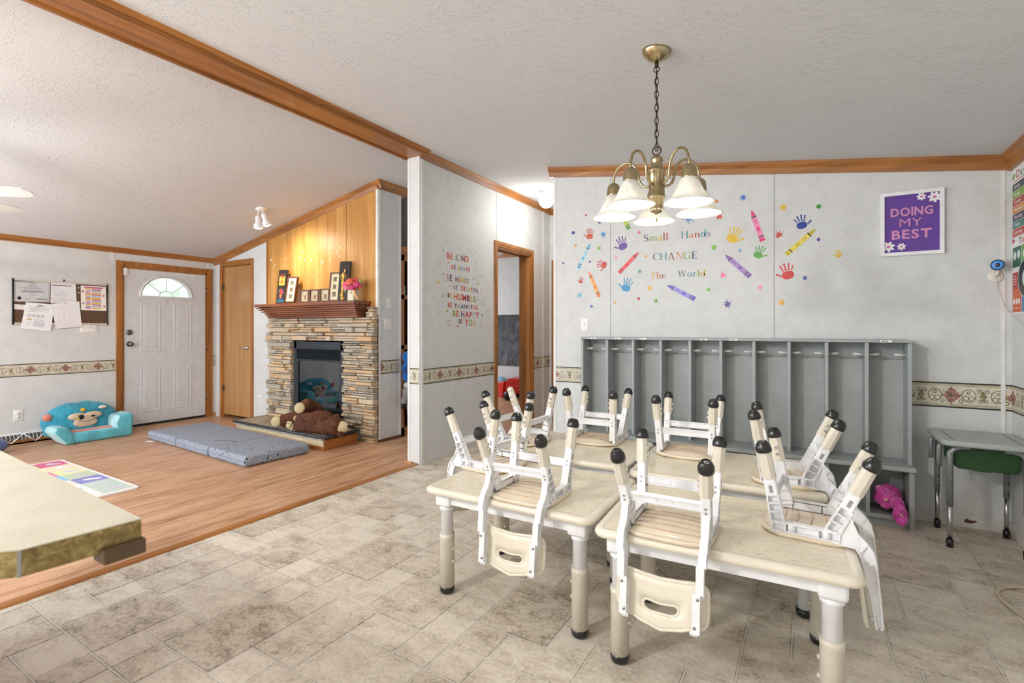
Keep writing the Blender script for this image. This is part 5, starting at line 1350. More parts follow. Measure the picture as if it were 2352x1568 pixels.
mb = MB().box(SX0 + .01, OPX0, FPY - .045, FPY - .001, .156, 1.385).box(OPX1, -4.28, FPY - .045, FPY - .001, .156, 1.385).box(-4.28, SX1 - .01, FPY - .045, FPY - .001, 0, 1.385).box(SX0 + .01, SX1 - .01, FPY - .045, FPY - .001, OPZ + .005, 1.385); mb.build('mortar_backing', M_GAP, fp)
M_FPB = flat((52, 58, 64), .38, .4, name='charcoal_metal'); M_FPD = flat((20, 22, 24), .6, name='firebox_black')
IX0, IX1, IZ0, IZ1, IY = -5.50, -4.60, HZT + .005, 1.108, 3.885
mb = MB()
mb.box(IX0, IX0 + .05, IY, IY + .05, IZ0, IZ1).box(IX1 - .05, IX1, IY, IY + .05, IZ0, IZ1).box(IX0, IX1, IY, IY + .05, IZ1 - .10, IZ1).box(IX0, IX1, IY, IY + .05, IZ0, IZ0 + .10)
fr = bevel(mb.build('insert_frame', M_FPB, fp), .004)
mb = MB()
for i in range(4):
    z = 1.0 - .03 * i; mb.prism([(IY - .004, z - .02), (IY + .004, z - .024), (IY + .035, z), (IY + .03, z + .006)], 'x', IX0 + .06, IX1 - .06)
mb.prism([(IY - .018, 1.012), (IY + .01, 1.008), (IY + .02, 1.03), (IY - .01, 1.028)], 'x', IX0 + .03, IX1 - .03)
mb.build('louvre', M_FPB, fp)
mb = MB(); gx0, gx1, gz0, gz1 = IX0 + .075, IX1 - .075, .33, .868
mb.box(gx0 - .025, gx0, IY + .005, IY + .03, gz0 - .03, gz1 + .03).box(gx1, gx1 + .025, IY + .005, IY + .03, gz0 - .03, gz1 + .03).box(gx0, gx1, IY + .005, IY + .03, gz1, gz1 + .03).box(gx0, gx1, IY + .005, IY + .03, gz0 - .03, gz0)
mb.build('glass_frame', M_FPB, fp)
def dark_glass():
    g = N('smoked_fire_glass'); tr = g.n('BsdfTransparent'); gl = g.n('BsdfGlossy'); mx = g.n('MixShader')
    tr.inputs[0].default_value = (.62, .64, .66, 1); gl.inputs['Roughness'].default_value = .02; gl.inputs[0].default_value = (.9, .95, 1, 1); mx.inputs[0].default_value = .13
    g.t.links.new(tr.outputs[0], mx.inputs[1]); g.t.links.new(gl.outputs[0], mx.inputs[2]); g.t.links.new(mx.outputs[0], g.out.inputs['Surface']); return g.m
MB().box(gx0, gx1, IY + .016, IY + .02, gz0, gz1).build('fire_glass', dark_glass(), fp)
mb = MB().box(IX0 + .02, IX1 - .02, 4.30, 4.31, IZ0, IZ1).box(IX0 + .02, IX0 + .03, IY + .05, 4.3, IZ0, IZ1).box(IX1 - .03, IX1 - .02, IY + .05, 4.3, IZ0, IZ1).box(IX0 + .02, IX1 - .02, IY + .05, 4.3, IZ0 + .1, IZ0 + .12).box(IX0 + .02, IX1 - .02, IY + .05, 4.3, IZ1 - .02, IZ1 - .01); mb.build('firebox', M_FPD, fp)
g = N('ceramic_log_bark'); a = g.noise(g.mapv(g.obj(), (1, 4, 4)), 14, 5, .7); M_LOG = g.set(g.ramp(a, [(.35, S(46, 40, 36)), (.55, S(130, 118, 104)), (.7, S(186, 176, 162))]), .9); g.bump(a, .6, .01)
for pts, r in (([(-5.30, 4.1, .36), (-5.1, 4.08, .375), (-4.82, 4.12, .37)], (.05, .06, .052)), ([(-5.22, 4.0, .32), (-5.0, 4.02, .335), (-4.8, 3.99, .325)], (.035, .045, .036)), ([(-5.2, 4.02, .40), (-5.08, 4.10, .47), (-4.95, 4.15, .50)], (.04, .045, .035)), ([(-4.98, 4.04, .40), (-4.88, 4.10, .46), (-4.80, 4.16, .48)], (.035, .04, .03))):
    MB().tube(smoothpts(pts), [r[0] + (r[1] - r[0]) * math.sin(math.pi * i / 12) for i in range(13)], 12).build('ceramic_log', M_LOG, fp)
# mantel
M_MANT = wood('mantel_red_oak', S(84, 44, 26), S(122, 68, 40), S(148, 90, 56), 'x', .35, 1, .2)
mt = thing('mantel_shelf', 'stepped red-brown wood mantel shelf above the stone', 'shelf', (0, 0, 0))
mx0, mx1, my = -6.02, -4.205, 3.69
lev = [(1.567, 1.530, 0), (1.530, 1.522, .046), (1.522, 1.508, .016), (1.508, 1.502, .066), (1.502, 1.484, .040), (1.484, 1.478, .090), (1.478, 1.460, .066), (1.460, 1.454, .112), (1.454, 1.438, .092), (1.438, 1.432, .136), (1.432, 1.416, .112), (1.416, 1.411, .146), (1.411, 1.39, .122)]
mb = MB()
for i, (za, zb, ins) in enumerate(lev):
    if i == 0: continue
    mb.box(mx0 + ins * 1.2, mx1 - ins * .45, my + ins * .72, FPY - .001, zb, za)
bevel(mb.build('crown_steps', M_MANT, mt), .0025)
bevel(MB().box(mx0, mx1, my, FPY - .001, 1.530, 1.567).build('top_board', M_MANT, mt), .005)
# honey veneer panels over the mantel
def make_veneer():
    g = N('honey_oak_veneer'); o = g.obj(); a = g.noise(g.mapv(o, (1, 1, .07)), 11, 5, .6, .5); b = g.noise(g.mapv(o, (1, 1, .03)), 60, 3)
    c = g.ramp(g.math('ADD', g.math('MULTIPLY', a, .7), g.math('MULTIPLY', b, .3)), [(.35, S(164, 112, 54)), (.5, S(188, 136, 70)), (.65, S(204, 156, 90))])
    return g.set(c, .46, spec=.4)
M_VEN = make_veneer()
def veneer(x0, x1): return MB().prism([(x0, 1.42), (x1, 1.42), (x1, ceil_l(x1) - .06), (x0, ceil_l(x0) - .06)], 'y', FPY - .012, FPY - .0005)
struct('wall_panel_left', veneer(-6.125, -4.617), M_VEN); struct('wall_panel_right', veneer(-4.608, -4.13), M_VEN)
struct('trim_31', MB().prism([(-6.14, 1.42), (-6.12, 1.42), (-6.12, ceil_l(-6.12) - .05), (-6.14, ceil_l(-6.14) - .05)], 'y', FPY - .02, FPY), M_OAK['z'])
struct('trim_32', MB().prism([(-4.13, 1.42), (-4.1, 1.42), (-4.1, ceil_l(-4.1) - .05), (-4.13, ceil_l(-4.13) - .05)], 'y', FPY - .016, FPY), M_BATTEN)
struct('trim_33', MB().box(-4.617, -4.608, FPY - .010, FPY - .0004, 1.42, 2.68), flat((70, 40, 20), .7, name='panel_groove'))
mb = MB(); fl = [(372, 515, 3), (395, 548, 2), (408, 540, 1), (383, 567, 1.5), (409, 572, 1), (460, 508, 2), (462, 550, 1.5), (490, 510, 1), (493, 550, 1), (545, 505, 3), (558, 463, 3), (575, 512, 2), (572, 508, 1), (615, 513, 2), (640, 445, 1.5), (680, 528, 3), (686, 520, 1), (693, 442, 2), (718, 444, 2), (722, 475, 1.5), (727, 513, 2.5), (686, 480, 1), (765, 470, 2.5), (770, 462, 1), (790, 440, 2), (788, 493, 2), (620, 617, 2), (521, 548, 1)]
for u, v, r in fl:
    p = on_y(480 + u / 2.614, 400 + v / 2.614, FPY - .0125); s_ = r * .0055; a = rnd.uniform(0, 3)
    mb.add([(p.x + s_ * math.cos(a + k) * (1 if i % 2 else .55), p.y, p.z + s_ * math.sin(a + k)) for i, k in enumerate((0, 1.2, 2.5, 3.6, 5.0))], [(0, 1, 2, 3, 4)])
tag(mb.build('paper_flecks', flat((250, 246, 236), .7, name='paper_residue')), 'scattered white paper flecks stuck on the honey wood panel above the mantel', 'paper flecks', None, 'stuff')
# hearth
h = thing('hearth_platform', 'low tiled hearth box with dark nosing and orange wood end', 'hearth', (0, 0, 0))
HA = R(-2.2); HP = (-4.288, 3.35)
Mh = T(HP[0], HP[1], 0) @ RZ(HA)
def hbox(x0, x1, y0, y1, z0, z1): return MB().box(x0, x1, y0, y1, z0, z1, M=Mh)
hbox(-1.66, 0, .03, .45, 0, .112).build('base', wood('hearth_end_pine', S(128, 70, 28), S(158, 92, 40), S(180, 116, 60), 'y', .5, 1, 0, 12), h)
hbox(-1.66, -.002, .014, .03, .045, .112).build('front_board', wood('raw_board', S(170, 148, 112), S(196, 176, 142), S(214, 198, 168), 'x', .7), h)
g = N('mortar_crumb'); a = g.noise(g.obj(), 90, 3, .8); M_MORT = g.set(g.ramp(a, [(.35, S(84, 80, 72)), (.6, S(190, 186, 174))]), .95); g.bump(a, 1, .01)
hbox(-1.70, -.004, .004, .03, .108, .126).build('mortar_bed', M_MORT, h)
g = N('hearth_slate_tile'); a = g.noise(g.obj(), 9, 5, .7, .5); M_HT = g.set(g.ramp(a, [(.35, S(126, 110, 88)), (.55, S(160, 142, 116)), (.7, S(176, 158, 132))]), .55)
mb = MB(); x = -1.71
for w in (.42, .43, .43, .42): mb.box(x + .003, x + w - .003, .02, .44, .124, .150, M=Mh); x += w
mb.build('hearth_tile', M_HT, h)
hbox(-1.70, -.015, .02, .44, .118, .146).build('grout', flat((120, 104, 84), .9, name='hearth_grout'), h)
mb = MB().tube([Mh @ Vector(p) for p in ((-1.72, .008, .142), (-.0, .008, .142))], .015, 10).tube([Mh @ Vector(p) for p in ((-.004, .0, .142), (-.004, .44, .142))], .015, 10).tube([Mh @ Vector(p) for p in ((-1.72, .008, .142), (-1.72, .44, .142))], .012, 10)
mb.build('nosing', flat((52, 54, 58), .4, name='dark_vinyl_nosing'), h)

# ------------------------------------------------------------------ things on the mantel
MZ = 1.569
def leaning(x, y, w, hgt, d, lean, turn=0):
    return T(x, y, MZ + .001 + .045 * math.sin(R(abs(lean)))) @ RZ(R(turn)) @ Matrix.Rotation(R(lean), 4, 'X')
M_DKWOOD = flat((34, 26, 22), .4, name='dark_wood'); M_BRN = wood('walnut_frame', S(70, 36, 22), S(96, 52, 34), S(118, 70, 48), 'z', .4); M_MAT_ = flat((224, 210, 176), .7, name='cream_mat')
def local_thing(name, label, cat, M, group=None):
    t = thing(name, label, cat, (0, 0, 0), 0, group); t.matrix_world = M; return t
def plaque1():
    x = -5.655; M = leaning(x, 3.80, .13, .40, .03, -8, 18); t = local_thing('carved_plaque', 'narrow black art plaque with orange and red figures, leftmost on the mantel', 'wall art', M, None)
    bevel(MB().box(-.058, .058, -.0, .032, 0, .43).build('board', M_DKWOOD, t), .003)
    def P(a, z, off): return (a, -off, z)
    d = Decal(P, .0008); gold, red, blue, ora = ink(224, 170, 66), ink(180, 60, 44), ink(46, 100, 130), ink(220, 120, 60); dk = ink(44, 26, 30)
    d.poly([(-.04, .23), (.04, .23), (.04, .345), (-.04, .345)], gold); d.poly([(-.036, .275), (0, .31), (.036, .275), (0, .235)], ora, .0004); d.poly([(-.03, .34), (0, .31), (.03, .34)], dk, .0004); d.ellipse((0, .335), .012, .016, ora, 0, .0008)
    d.poly([(-.04, .355), (.04, .355), (.04, .375), (-.04, .375)], ink(110, 40, 56)); d.poly([(-.044, .015), (.044, .015), (.044, .05), (-.044, .05)], blue); d.poly([(-.04, .055), (.04, .055), (.04, .19), (-.04, .19)], ink(60, 44, 56))
    d.poly([(-.012, .09), (.012, .09), (.022, .17), (0, .188), (-.022, .17)], red, .0004); d.ellipse((0, .1), .018, .018, ora, 0, .0008); d.ellipse((-.025, .16), .008, .014, ink(70, 130, 90), 0, .0006); d.ellipse((.026, .14), .008, .014, ink(206, 90, 120), 0, .0006); d.ellipse((0, .07), .012, .009, ink(214, 110, 130), 0, .0006)
    d.build('painting', None, None, parent=t)
plaque1()
def frame3(x, y, lean, turn, hgt, label):
    M = leaning(x, y, .12, hgt, .03, lean, turn); t = local_thing('photo_frame', label, 'picture frame', M, 'tall three-photo frames')
    w = .066; b = .014; mb = MB().box(-w, -w + b, 0, .034, 0, hgt).box(w - b, w, 0, .034, 0, hgt).box(-w + b, w - b, 0, .034, 0, b).box(-w + b, w - b, 0, .034, hgt - b, hgt); mb.build('frame', M_BRN, t)
    MB().box(-w + b * .5, w - b * .5, .008, .03, b * .5, hgt - b * .5).build('mat_board', M_MAT_, t)
    for k in range(3):
        z = hgt * (.24 + .26 * k); d = Decal(lambda a, z_, off: (a, .008 - off, z_), .0008); d.poly([(-.02, z - .026), (.02, z - .026), (.02, z + .026), (-.02, z + .026)], ink(66, 58, 48)); d.poly([(-.012, z - .024), (.018, z - .024), (.018, z + .016), (-.012, z + .016)], ink(150, 132, 104), .0004)
        d.ellipse((.004, z - .004), .008, .012, ink(90, 76, 60), .4 * k, .0008); d.build('photo', None, None, parent=t)
frame3(-5.435, 3.775, -13, 22, .33, 'tall three-photo frame leaning steeply, next to the leftmost plaque')
frame3(-4.655, 3.79, -8, 20, .335, 'tall three-photo frame standing upright, beside the black plaque with golden figure')
def frame1(x, label):
    M = leaning(x, 3.775, .1, .13, .03, -6, 24); t = local_thing('photo_frame', label, 'picture frame', M, 'small shadow box frames')
    w, hgt, b = .060, .15, .013; mb = MB().box(-w, -w + b, 0, .045, 0, hgt).box(w - b, w, 0, .045, 0, hgt).box(-w + b, w - b, 0, .045, 0, b).box(-w + b, w - b, 0, .045, hgt - b, hgt); mb.build('frame', M_BRN, t)
    MB().box(-w + .006, w - .006, .022, .04, .006, hgt - .006).build('mat_board', M_MAT_, t)
    d = Decal(lambda a, z_, off: (a, .022 - off, z_), .0008); d.poly([(-.016, .03), (.026, .03), (.026, .092), (-.016, .092)], ink(176, 146, 106)); d.ellipse((.006, .07), .007, .010, ink(88, 62, 40), 0, .0005); d.poly([(.002, .04), (.012, .04), (.009, .062), (.003, .062)], ink(110, 84, 56), .0004); d.build('photo', None, None, parent=t)
frame1(-5.165, 'small shadow box frame, left of the three on the mantel'); frame1(-4.985, 'small shadow box frame, middle of the three on the mantel'); frame1(-4.80, 'small shadow box frame, right of the three on the mantel')
M = leaning(-4.505, 3.795, .14, .42, .03, -8, 20); t = local_thing('carved_plaque', 'tall black plaque with a slender golden figure, tallest piece on the mantel', 'wall art', M)
bevel(MB().box(-.066, .066, 0, .03, 0, .455).build('board', flat((44, 38, 34), .3, name='black_lacquer'), t), .003)
mb = MB(); M_GOLD = flat((206, 164, 84), .35, .6, name='gold_relief')
mb.lathe([(.0, 0), (.02, .004), (.022, .03), (.014, .055), (.015, .12), (.021, .165), (.016, .195), (.012, .215), (.020, .25), (.021, .262), (.008, .275), (.006, .29), (0, .29)], 16, T(-.012, -.001, .04) @ Matrix.Scale(.5, 4, (0, 1, 0)))
mb.ell((.006, -.004, .345), (.012, .008, .017), 14, 10); mb.tube(smoothpts([(-.005, -.002, .31), (.0, -.003, .33), (.006, -.004, .345)]), .005, 8)
mb.tube(smoothpts([(-.03, 0, .30), (-.042, -.002, .27), (-.03, -.004, .24), (-.02, -.004, .25)]), .004, 8); mb.tube(smoothpts([(.008, 0, .30), (.026, -.002, .275), (.012, -.004, .245)]), .004, 8)
mb.build('figure', M_GOLD, t)
MB().tube(smoothpts([(.014, .0, .36), (.024, 0, .33), (.014, 0, .30), (.034, 0, .26), (.022, 0, .2), (.018, 0, .12), (.012, 0, .05)]), .0026, 6).build('black_outline', M_BLACK, t)
# vase with peonies
t = thing('flower_vase', 'pale square vase of pink and coral silk peonies on the mantel end', 'vase', (-4.335, 3.80, MZ + .001)); t.scale = (1.15, 1.15, 1.15)
bevel(MB().prism([(-.042, 0), (.042, 0), (.038, .105), (-.038, .105)], 'y', -.038, .038).build('vase', flat((214, 206, 184), .5, name='cream_ceramic'), t), .005)
MB().tube(smoothpts([(-.02, -.04, .10), (-.01, -.05, .13), (.005, -.042, .16), (.02, -.045, .12), (.015, -.04, .06)]), .0025, 6).build('cord_tie', flat((190, 170, 130), .8, name='twine'), t)
def petals(mbp, c, r, n=26):
    for i in range(n):
        th = math.acos(1 - 1.6 * (i + .5) / n); ph = i * 2.39996; dv = Vector((math.sin(th) * math.cos(ph), math.sin(th) * math.sin(ph), math.cos(th)))
        k = .55 + .45 * (i / n); Mx = frame_M(Vector(c) + dv * r * k * .7, (dv + Vector((0, 0, .25))).normalized())
        mbp.ell((0, 0, 0), (r * .42, r * .34, r * .10), 10, 6, Mx @ Matrix.Rotation(.7 + .4 * math.sin(i), 4, 'Y'))
for c, r, rgb in (((-.062, -.02, .155), .048, (222, 88, 136)), ((.005, -.035, .178), .052, (232, 110, 92)), ((.065, -.005, .15), .046, (214, 76, 128)), ((.02, .03, .19), .045, (226, 96, 110)), ((-.035, -.045, .118), .034, (232, 130, 160)), ((.045, -.045, .122), .034, (206, 66, 118))):
    mb = MB(); petals(mb, c, r); mb.build('peony', flat(rgb, .7, name='petal_%d' % rgb[0]), t)
for p in ((-.10, -.02, .10), (-.09, -.03, .13), (.10, .0, .18), (.085, .0, .195)): MB().ell(p, (.012, .006, .022), 8, 6).build('leaf', flat((120, 140, 60), .7, name='silk_leaf'), t)
mb = MB()
for k in range(2):
    a = smoothpts([(.05, -.04, .10), (.065 + .01 * k, -.05, .06), (.085 + .02 * k, -.05, .03), (.115 + .02 * k, -.045, .006)])
    mb.add([v for p in a for v in (p + Vector((-.009, 0, .004)), p + Vector((.009, 0, -.002)))], [(2 * i, 2 * i + 1, 2 * i + 3, 2 * i + 2) for i in range(len(a) - 1)])
o_ = mb.build('ribbon', flat((236, 168, 104), .45, name='peach_satin'), t); sm = o_.modifiers.new('thick', 'SOLIDIFY'); sm.thickness = .0015
tag(MB().lathe([(0, 0), (.018, .002), (.024, .02), (.020, .042), (.008, .056), (.010, .064), (0, .068)], 18, T(-4.432, 3.735, MZ + .001)).build('trinket_jar', M_GOLD), 'little golden round trinket between the black plaque and the flower vase', 'trinket')

# ================================================================== TEDDY BEAR ON THE HEARTH
def make_fur():
    g = N('brown_bear_plush'); o = g.obj(); a = g.noise(o, 26, 6, .75, 1.2); b = g.noise(g.mapv(o, (1, 1, 2)), 130, 3, .8)
    c = g.ramp(g.math('ADD', g.math('MULTIPLY', a, .6), g.math('MULTIPLY', b, .4)), [(.32, S(42, 20, 11)), (.5, S(104, 55, 32)), (.66, S(168, 104, 68))])
    g.bump(g.math('ADD', a, b), .9, .02); return g.set(c, .9, sheen=.08, spec=.1)
M_FUR = make_fur(); M_PAW = flat((186, 168, 130), .8, name='tan_paw_plush')
BZ_ = .151
bear = thing('teddy_bear', 'large brown plush bear lying face-forward across the hearth', 'stuffed toy', (0, 0, 0))
def bp(px, py, y): return on_y(px, py, y)
rump, chest, head = bp(712, 948, 3.62), bp(738, 957, 3.50), bp(770, 968, 3.47)
footA, padB, pawC = bp(640, 966, 3.43), bp(694, 935, 3.44), bp(676, 977, 3.40)
e_ = [((rump.x, rump.y, BZ_ + .155), (.19, .13, .15)), ((chest.x, chest.y, BZ_ + .122), (.20, .13, .115)), ((head.x, head.y, BZ_ + .102), (.12, .11, .095))]
legs = [([Vector((rump.x - .05, rump.y - .02, BZ_ + .11)), Vector((footA.x + .10, footA.y + .06, BZ_ + .085)), Vector((footA.x + .03, footA.y + .02, BZ_ + .075))], (.085, .075, .07)),
        ([Vector((rump.x, rump.y - .05, BZ_ + .15)), Vector((padB.x + .03, padB.y + .05, padB.z + .02)), Vector((padB.x, padB.y + .02, padB.z))], (.085, .075, .066)),
        ([Vector((head.x - .06, head.y - .03, BZ_ + .075)), Vector((pawC.x + .14, pawC.y + .02, BZ_ + .065)), Vector((pawC.x + .03, pawC.y, BZ_ + .058))], (.07, .058, .055)),
        ([Vector((chest.x + .05, chest.y - .06, BZ_ + .16)), Vector((chest.x - .12, chest.y - .09, BZ_ + .165)), Vector((pawC.x + .0, pawC.y + .05, BZ_ + .125))], (.06, .055, .04))]
blob('body', [(c, r) for c, r in e_], M_FUR, bear, .011, 4, .022, .05, [(smoothpts(p, 4), [r[0] + (r[-1] - r[0]) * i / 8 for i in range(9)]) for p, r in legs])
vc = (Vector((0, 0, CAM_H)) - footA).normalized()
def pad(c, r, d, label):
    mb = MB().ell((0, 0, 0), (r, r, r * .45), 18, 10, frame_M(c, d)); mb.build(label, M_PAW, bear)
pad(Vector((footA.x + .018, footA.y - .042, BZ_ + .075)), .062, Vector((.42, -.88, .12)), 'foot_pad')
pad(Vector((padB.x + .02, padB.y - .045, padB.z)), .060, Vector((.5, -.85, .25)), 'foot_pad')
mb = MB()
for p, r in (((-.02, -.028, .058), .034), ((-.048, -.022, .062), .02), ((-.03, -.03, .096), .02), ((.004, -.038, .094), .019), ((.03, -.034, .062), .022), ((.012, -.036, .030), .02)): mb.ell((pawC.x - .005 + p[0] * .857 + .40 * .055 - .02, pawC.y + p[0] * .515 - .036 + (p[1] + .03), BZ_ + p[2]), (r, r * .8, r), 12, 8)
mb.build('paw_pad', M_PAW, bear)
MB().ell((pawC.x - .035, pawC.y + .045, BZ_ + .125), (.02, .028, .034), 12, 8).build('paw_pad', M_PAW, bear)
hd = Vector((head.x, head.y, BZ_ + .095)); md = Vector((.96, .12, .03)).normalized()
MB().lathe([(.062, 0), (.064, .02), (.056, .05), (.044, .078), (.03, .098), (.012, .108), (0, .109)], 20, frame_M(hd + md * .075, md)).build('muzzle', M_PAW, bear)
MB().ell((0, 0, 0), (.024, .020, .017), 14, 10, frame_M(hd + md * .182 + Vector((0, 0, .012)), md)).build('nose', M_BLACK, bear)
MB().tube([hd + md * .17 + Vector((0, -.02, -.004)), hd + md * .13 + Vector((-.005, -.045, -.03))], .0025, 6).build('mouth', M_BLACK, bear)
MB().ell(hd + Vector((.10, -.02, -.06)), (.04, .03, .035), 12, 8).build('ear', M_FUR, bear); MB().ell(hd + Vector((.0, .02, .10)), (.04, .025, .03), 12, 8).build('ear', M_FUR, bear)
for dz in (.05, -.03): MB().ell(hd + md * .085 + Vector((-.03, -.03, dz + .01)), (.008,) * 3, 8, 6).build('eye', M_BLACK, bear)

# ================================================================== FOLDING MAT, PLAY MAT, SCRAP
def make_foam():
    g = N('grey_quilted_mattress_fabric'); o = g.obj(); w = g.n('TexWave'); g.put(w.inputs['Vector'], g.mapv(o, (1, 1, 1), (0, 0, R(35)))); w.inputs['Scale'].default_value = 26; w.inputs['Distortion'].default_value = 2.5; w.inputs['Detail'].default_value = 2
    n_ = g.noise(o, 50, 4, .7); f = g.math('ADD', g.math('MULTIPLY', w.outputs['Fac'], .16), g.math('MULTIPLY', n_, .84))
    c = g.ramp(f, [(.3, S(116, 122, 134)), (.6, S(156, 162, 174)), (.8, S(172, 176, 186))])
    vz = g.n('TexVoronoi'); g.put(vz.inputs['Vector'], o); vz.inputs['Scale'].default_value = 22; sp = g.n('SeparateXYZ'); g.put(sp.inputs[0], o)
    m1 = g.math('LESS_THAN', vz.outputs['Distance'], .2); m2 = g.math('GREATER_THAN', g.noise(o, 4, 2), .5); m3 = g.math('GREATER_THAN', sp.outputs[0], .35)
    c = g.mix(g.math('MULTIPLY', g.math('MULTIPLY', m1, m2), m3), c, S(34, 32, 32)); g.bump(f, .35, .004); return g.set(c, .9, spec=.1)
M_FOAM = make_foam()
mat_c = (-5.405, 2.975); t = thing('folding_mattress', 'grey tri-fold foam mattress on the wood floor before the hearth', 'mattress', (mat_c[0], mat_c[1], .005), R(-3))
for k in range(3):
    x = -1.065 + .71 * k; o = MB().rbox(x + .011, x + .699, -.33, .33, 0, .10, .030, 5).build('foam_section', M_FOAM, t)
    MB().tube([(x + .03, -.331, .052), (x + .68, -.331, .052)], .0022, 6).build('piping', flat((126, 132, 146), .8, name='grey_piping'), o)
mb = MB().tube(smoothpts([(.36, -.05, .101), (.2, -.1, .1025), (.12, -.16, .101)]), .002, 5); mb.build('crease_tear', flat((60, 60, 64), .9, name='tear'), t)
pl = thing('play_mat', 'white-edged play mat with pastel picture squares, half hidden by the counter', 'mat', (0, 0, .005))
PX0, PX1, PYA, PYB = -6.12, -4.53, 1.0, 1.845
rings = [[(PX0 + (PX1 - PX0) / 2 + x, PYA + (PYB - PYA) / 2 + y, z) for x, y in rrect((PX1 - PX0) / 2 - i, (PYB - PYA) / 2 - i, .03)] for i, z in ((0, 0), (0, .010), (.004, .013))]
mb = MB(); loops(mb, rings, [0] * 3, False); mb.build('foam_sheet', flat((232, 230, 226), .6, name='mat_white'), pl)
cols_ = [(216, 96, 136), (236, 220, 190), (238, 232, 176), (196, 212, 176), (140, 140, 206), (196, 212, 200), (170, 220, 130), (238, 236, 184), (222, 138, 160), (140, 196, 234), (232, 224, 220), (238, 236, 236), (240, 200, 150), (180, 220, 220), (236, 180, 190), (200, 190, 230)]
pi_ = [0]
def Pp(a, b, off): return (a, b, .0133 + off)
d = Decal(Pp, .0004); nx = 8; cw = (PX1 - PX0 - .08) / 7
for j in range(4):
    for i in range(7):
        x0 = PX0 + .04 + cw * i; y1 = PYB - .03 - .195 * j; c = cols_[(i + 6 * j) % len(cols_)] if j < 2 else cols_[(i * 3 + j * 5) % len(cols_)]
        if j == 0: c = cols_[i if i < 6 else 5]
        if j == 1: c = [(170, 220, 130), (238, 236, 184), (222, 138, 160), (140, 196, 234), (236, 222, 212), (238, 236, 234), (236, 234, 232)][i]
        d.poly([(x0, y1 - .195), (x0 + cw, y1 - .195), (x0 + cw, y1), (x0, y1)], ink(*c)); e = [(206, 200, 214), (240, 240, 240), (204, 212, 226)][(i + j) % 3]
        d.ellipse((x0 + cw * .5, y1 - .10), cw * .22, .03, ink(*e), .3 * i, .0004); d.ellipse((x0 + cw * .62, y1 - .06), cw * .13, .03, ink(*e), 0, .0006)
d.build('picture_squares', None, None, parent=pl)
p = on_z(345, 1013, .005)
sc_ = MB().box(-.045, .045, -.022, .022, 0, .001, M=T(p.x, p.y, .0042) @ RZ(R(20))); tag(sc_.build('paper_scrap', flat((236, 234, 226), .7, name='scrap_paper')), 'white paper scrap on the wood floor left of the grey mattress', 'paper scrap')

# ================================================================== PLUSH TODDLER SEAT
def plush(rgb, nm):
    g = N(nm); o = g.obj(); a = g.noise(g.mapv(o, (1, 1, .5)), 7, 4, .6, 1); c = S(*rgb)
    g.bump(g.math('ADD', a, g.math('MULTIPLY', g.noise(o, 150, 2), .25)), .5, .02)
    return g.set(g.ramp(a, [(.3, tuple(v * .72 for v in c[:3]) + (1,)), (.65, tuple(min(1, v * 1.12) for v in c[:3]) + (1,))]), .85, sheen=.4, spec=.1)
M_TEAL = plush((58, 148, 172), 'teal_plush'); M_AQUA = plush((96, 180, 196), 'aqua_plush'); M_MINT = plush((170, 214, 216), 'mint_plush'); M_CORAL = plush((214, 130, 110), 'coral_plush'); M_FACE = flat((206, 182, 158), .8, name='beige_felt_face')
t = thing('plush_seat', 'blue plush toddler armchair with a smiling beige face, by the front door', 'toy chair', (0, 0, .005))
blob('backrest', [((-7.20, 2.33, .215), (.14, .36, .21)), ((-7.17, 2.33, .13), (.13, .345, .13)), ((-7.20, 2.36, .27), (.11, .24, .155))], M_TEAL, t, .014, 5, .045, .14)
o_ = MB().rbox(-7.02, -6.865, 2.10, 2.665, 0, .115, .035, 4).build('front_cushion', M_AQUA, t)
MB().rbox(-7.12, -6.96, 2.14, 2.62, .03, .128, .02, 3).build('seat_pad', M_CORAL, t)
def arm(pts, x0, x1):       # soft wedge-shaped arm: teal front, pale mint flank
    bm = bmesh.new(); a = [bm.verts.new((x0, y, z)) for y, z in pts]; b = [bm.verts.new((x1, y * 1.0, z)) for y, z in pts]; n_ = len(pts)
    bm.faces.new(a[::-1]); bm.faces.new(b)
    for i in range(n_): bm.faces.new((a[i], a[(i + 1) % n_], b[(i + 1) % n_], b[i]))
    bmesh.ops.recalc_face_normals(bm, faces=bm.faces[:])
    bmesh.ops.bevel(bm, geom=bm.edges[:], offset=.03, segments=4, profile=.5, affect='EDGES')
    q = MB().bm(bm, None, True); o = q.build('armrest', [M_AQUA, M_MINT], t)
    for p_ in o.data.polygons:
        if p_.normal.y < -.35: p_.material_index = 1
arm([(2.10, 0), (2.185, 0), (2.175, .10), (2.125, .19), (2.02, .205), (1.985, .15)], -7.13, -6.855)
arm([(2.575, 0), (2.72, 0), (2.735, .24), (2.70, .275), (2.575, .245), (2.545, .16)], -7.13, -6.87)
def face_pt(y, z):    # front surface of the backrest
    return Vector((-7.20 + .155 * math.sqrt(max(0.05, 1 - ((y - 2.33) / .37) ** 2 - ((z - .2) / .26) ** 2)), y, z))
mb = MB()
for y, z, ry, rz in ((2.262, .268, .088, .042), (2.398, .272, .088, .040), (2.33, .20, .112, .056), (2.33, .255, .06, .035)): mb.ell(face_pt(y, z) + Vector((-.002, 0, 0)), (.022, ry, rz), 18, 10)
fc = mb.build('face', M_FACE, t)
MB().ell(face_pt(2.285, .262) + Vector((.018, 0, 0)), (.012, .030, .028), 14, 10).ell(face_pt(2.395, .264) + Vector((.018, 0, 0)), (.010, .022, .010), 12, 8).build('eye', M_BLACK, fc)
MB().ell(face_pt(2.272, .255) + Vector((.017, 0, 0)), (.010, .020, .020), 14, 8).build('eye_iris', flat((206, 170, 40), .5, name='yellow_eye'), fc)
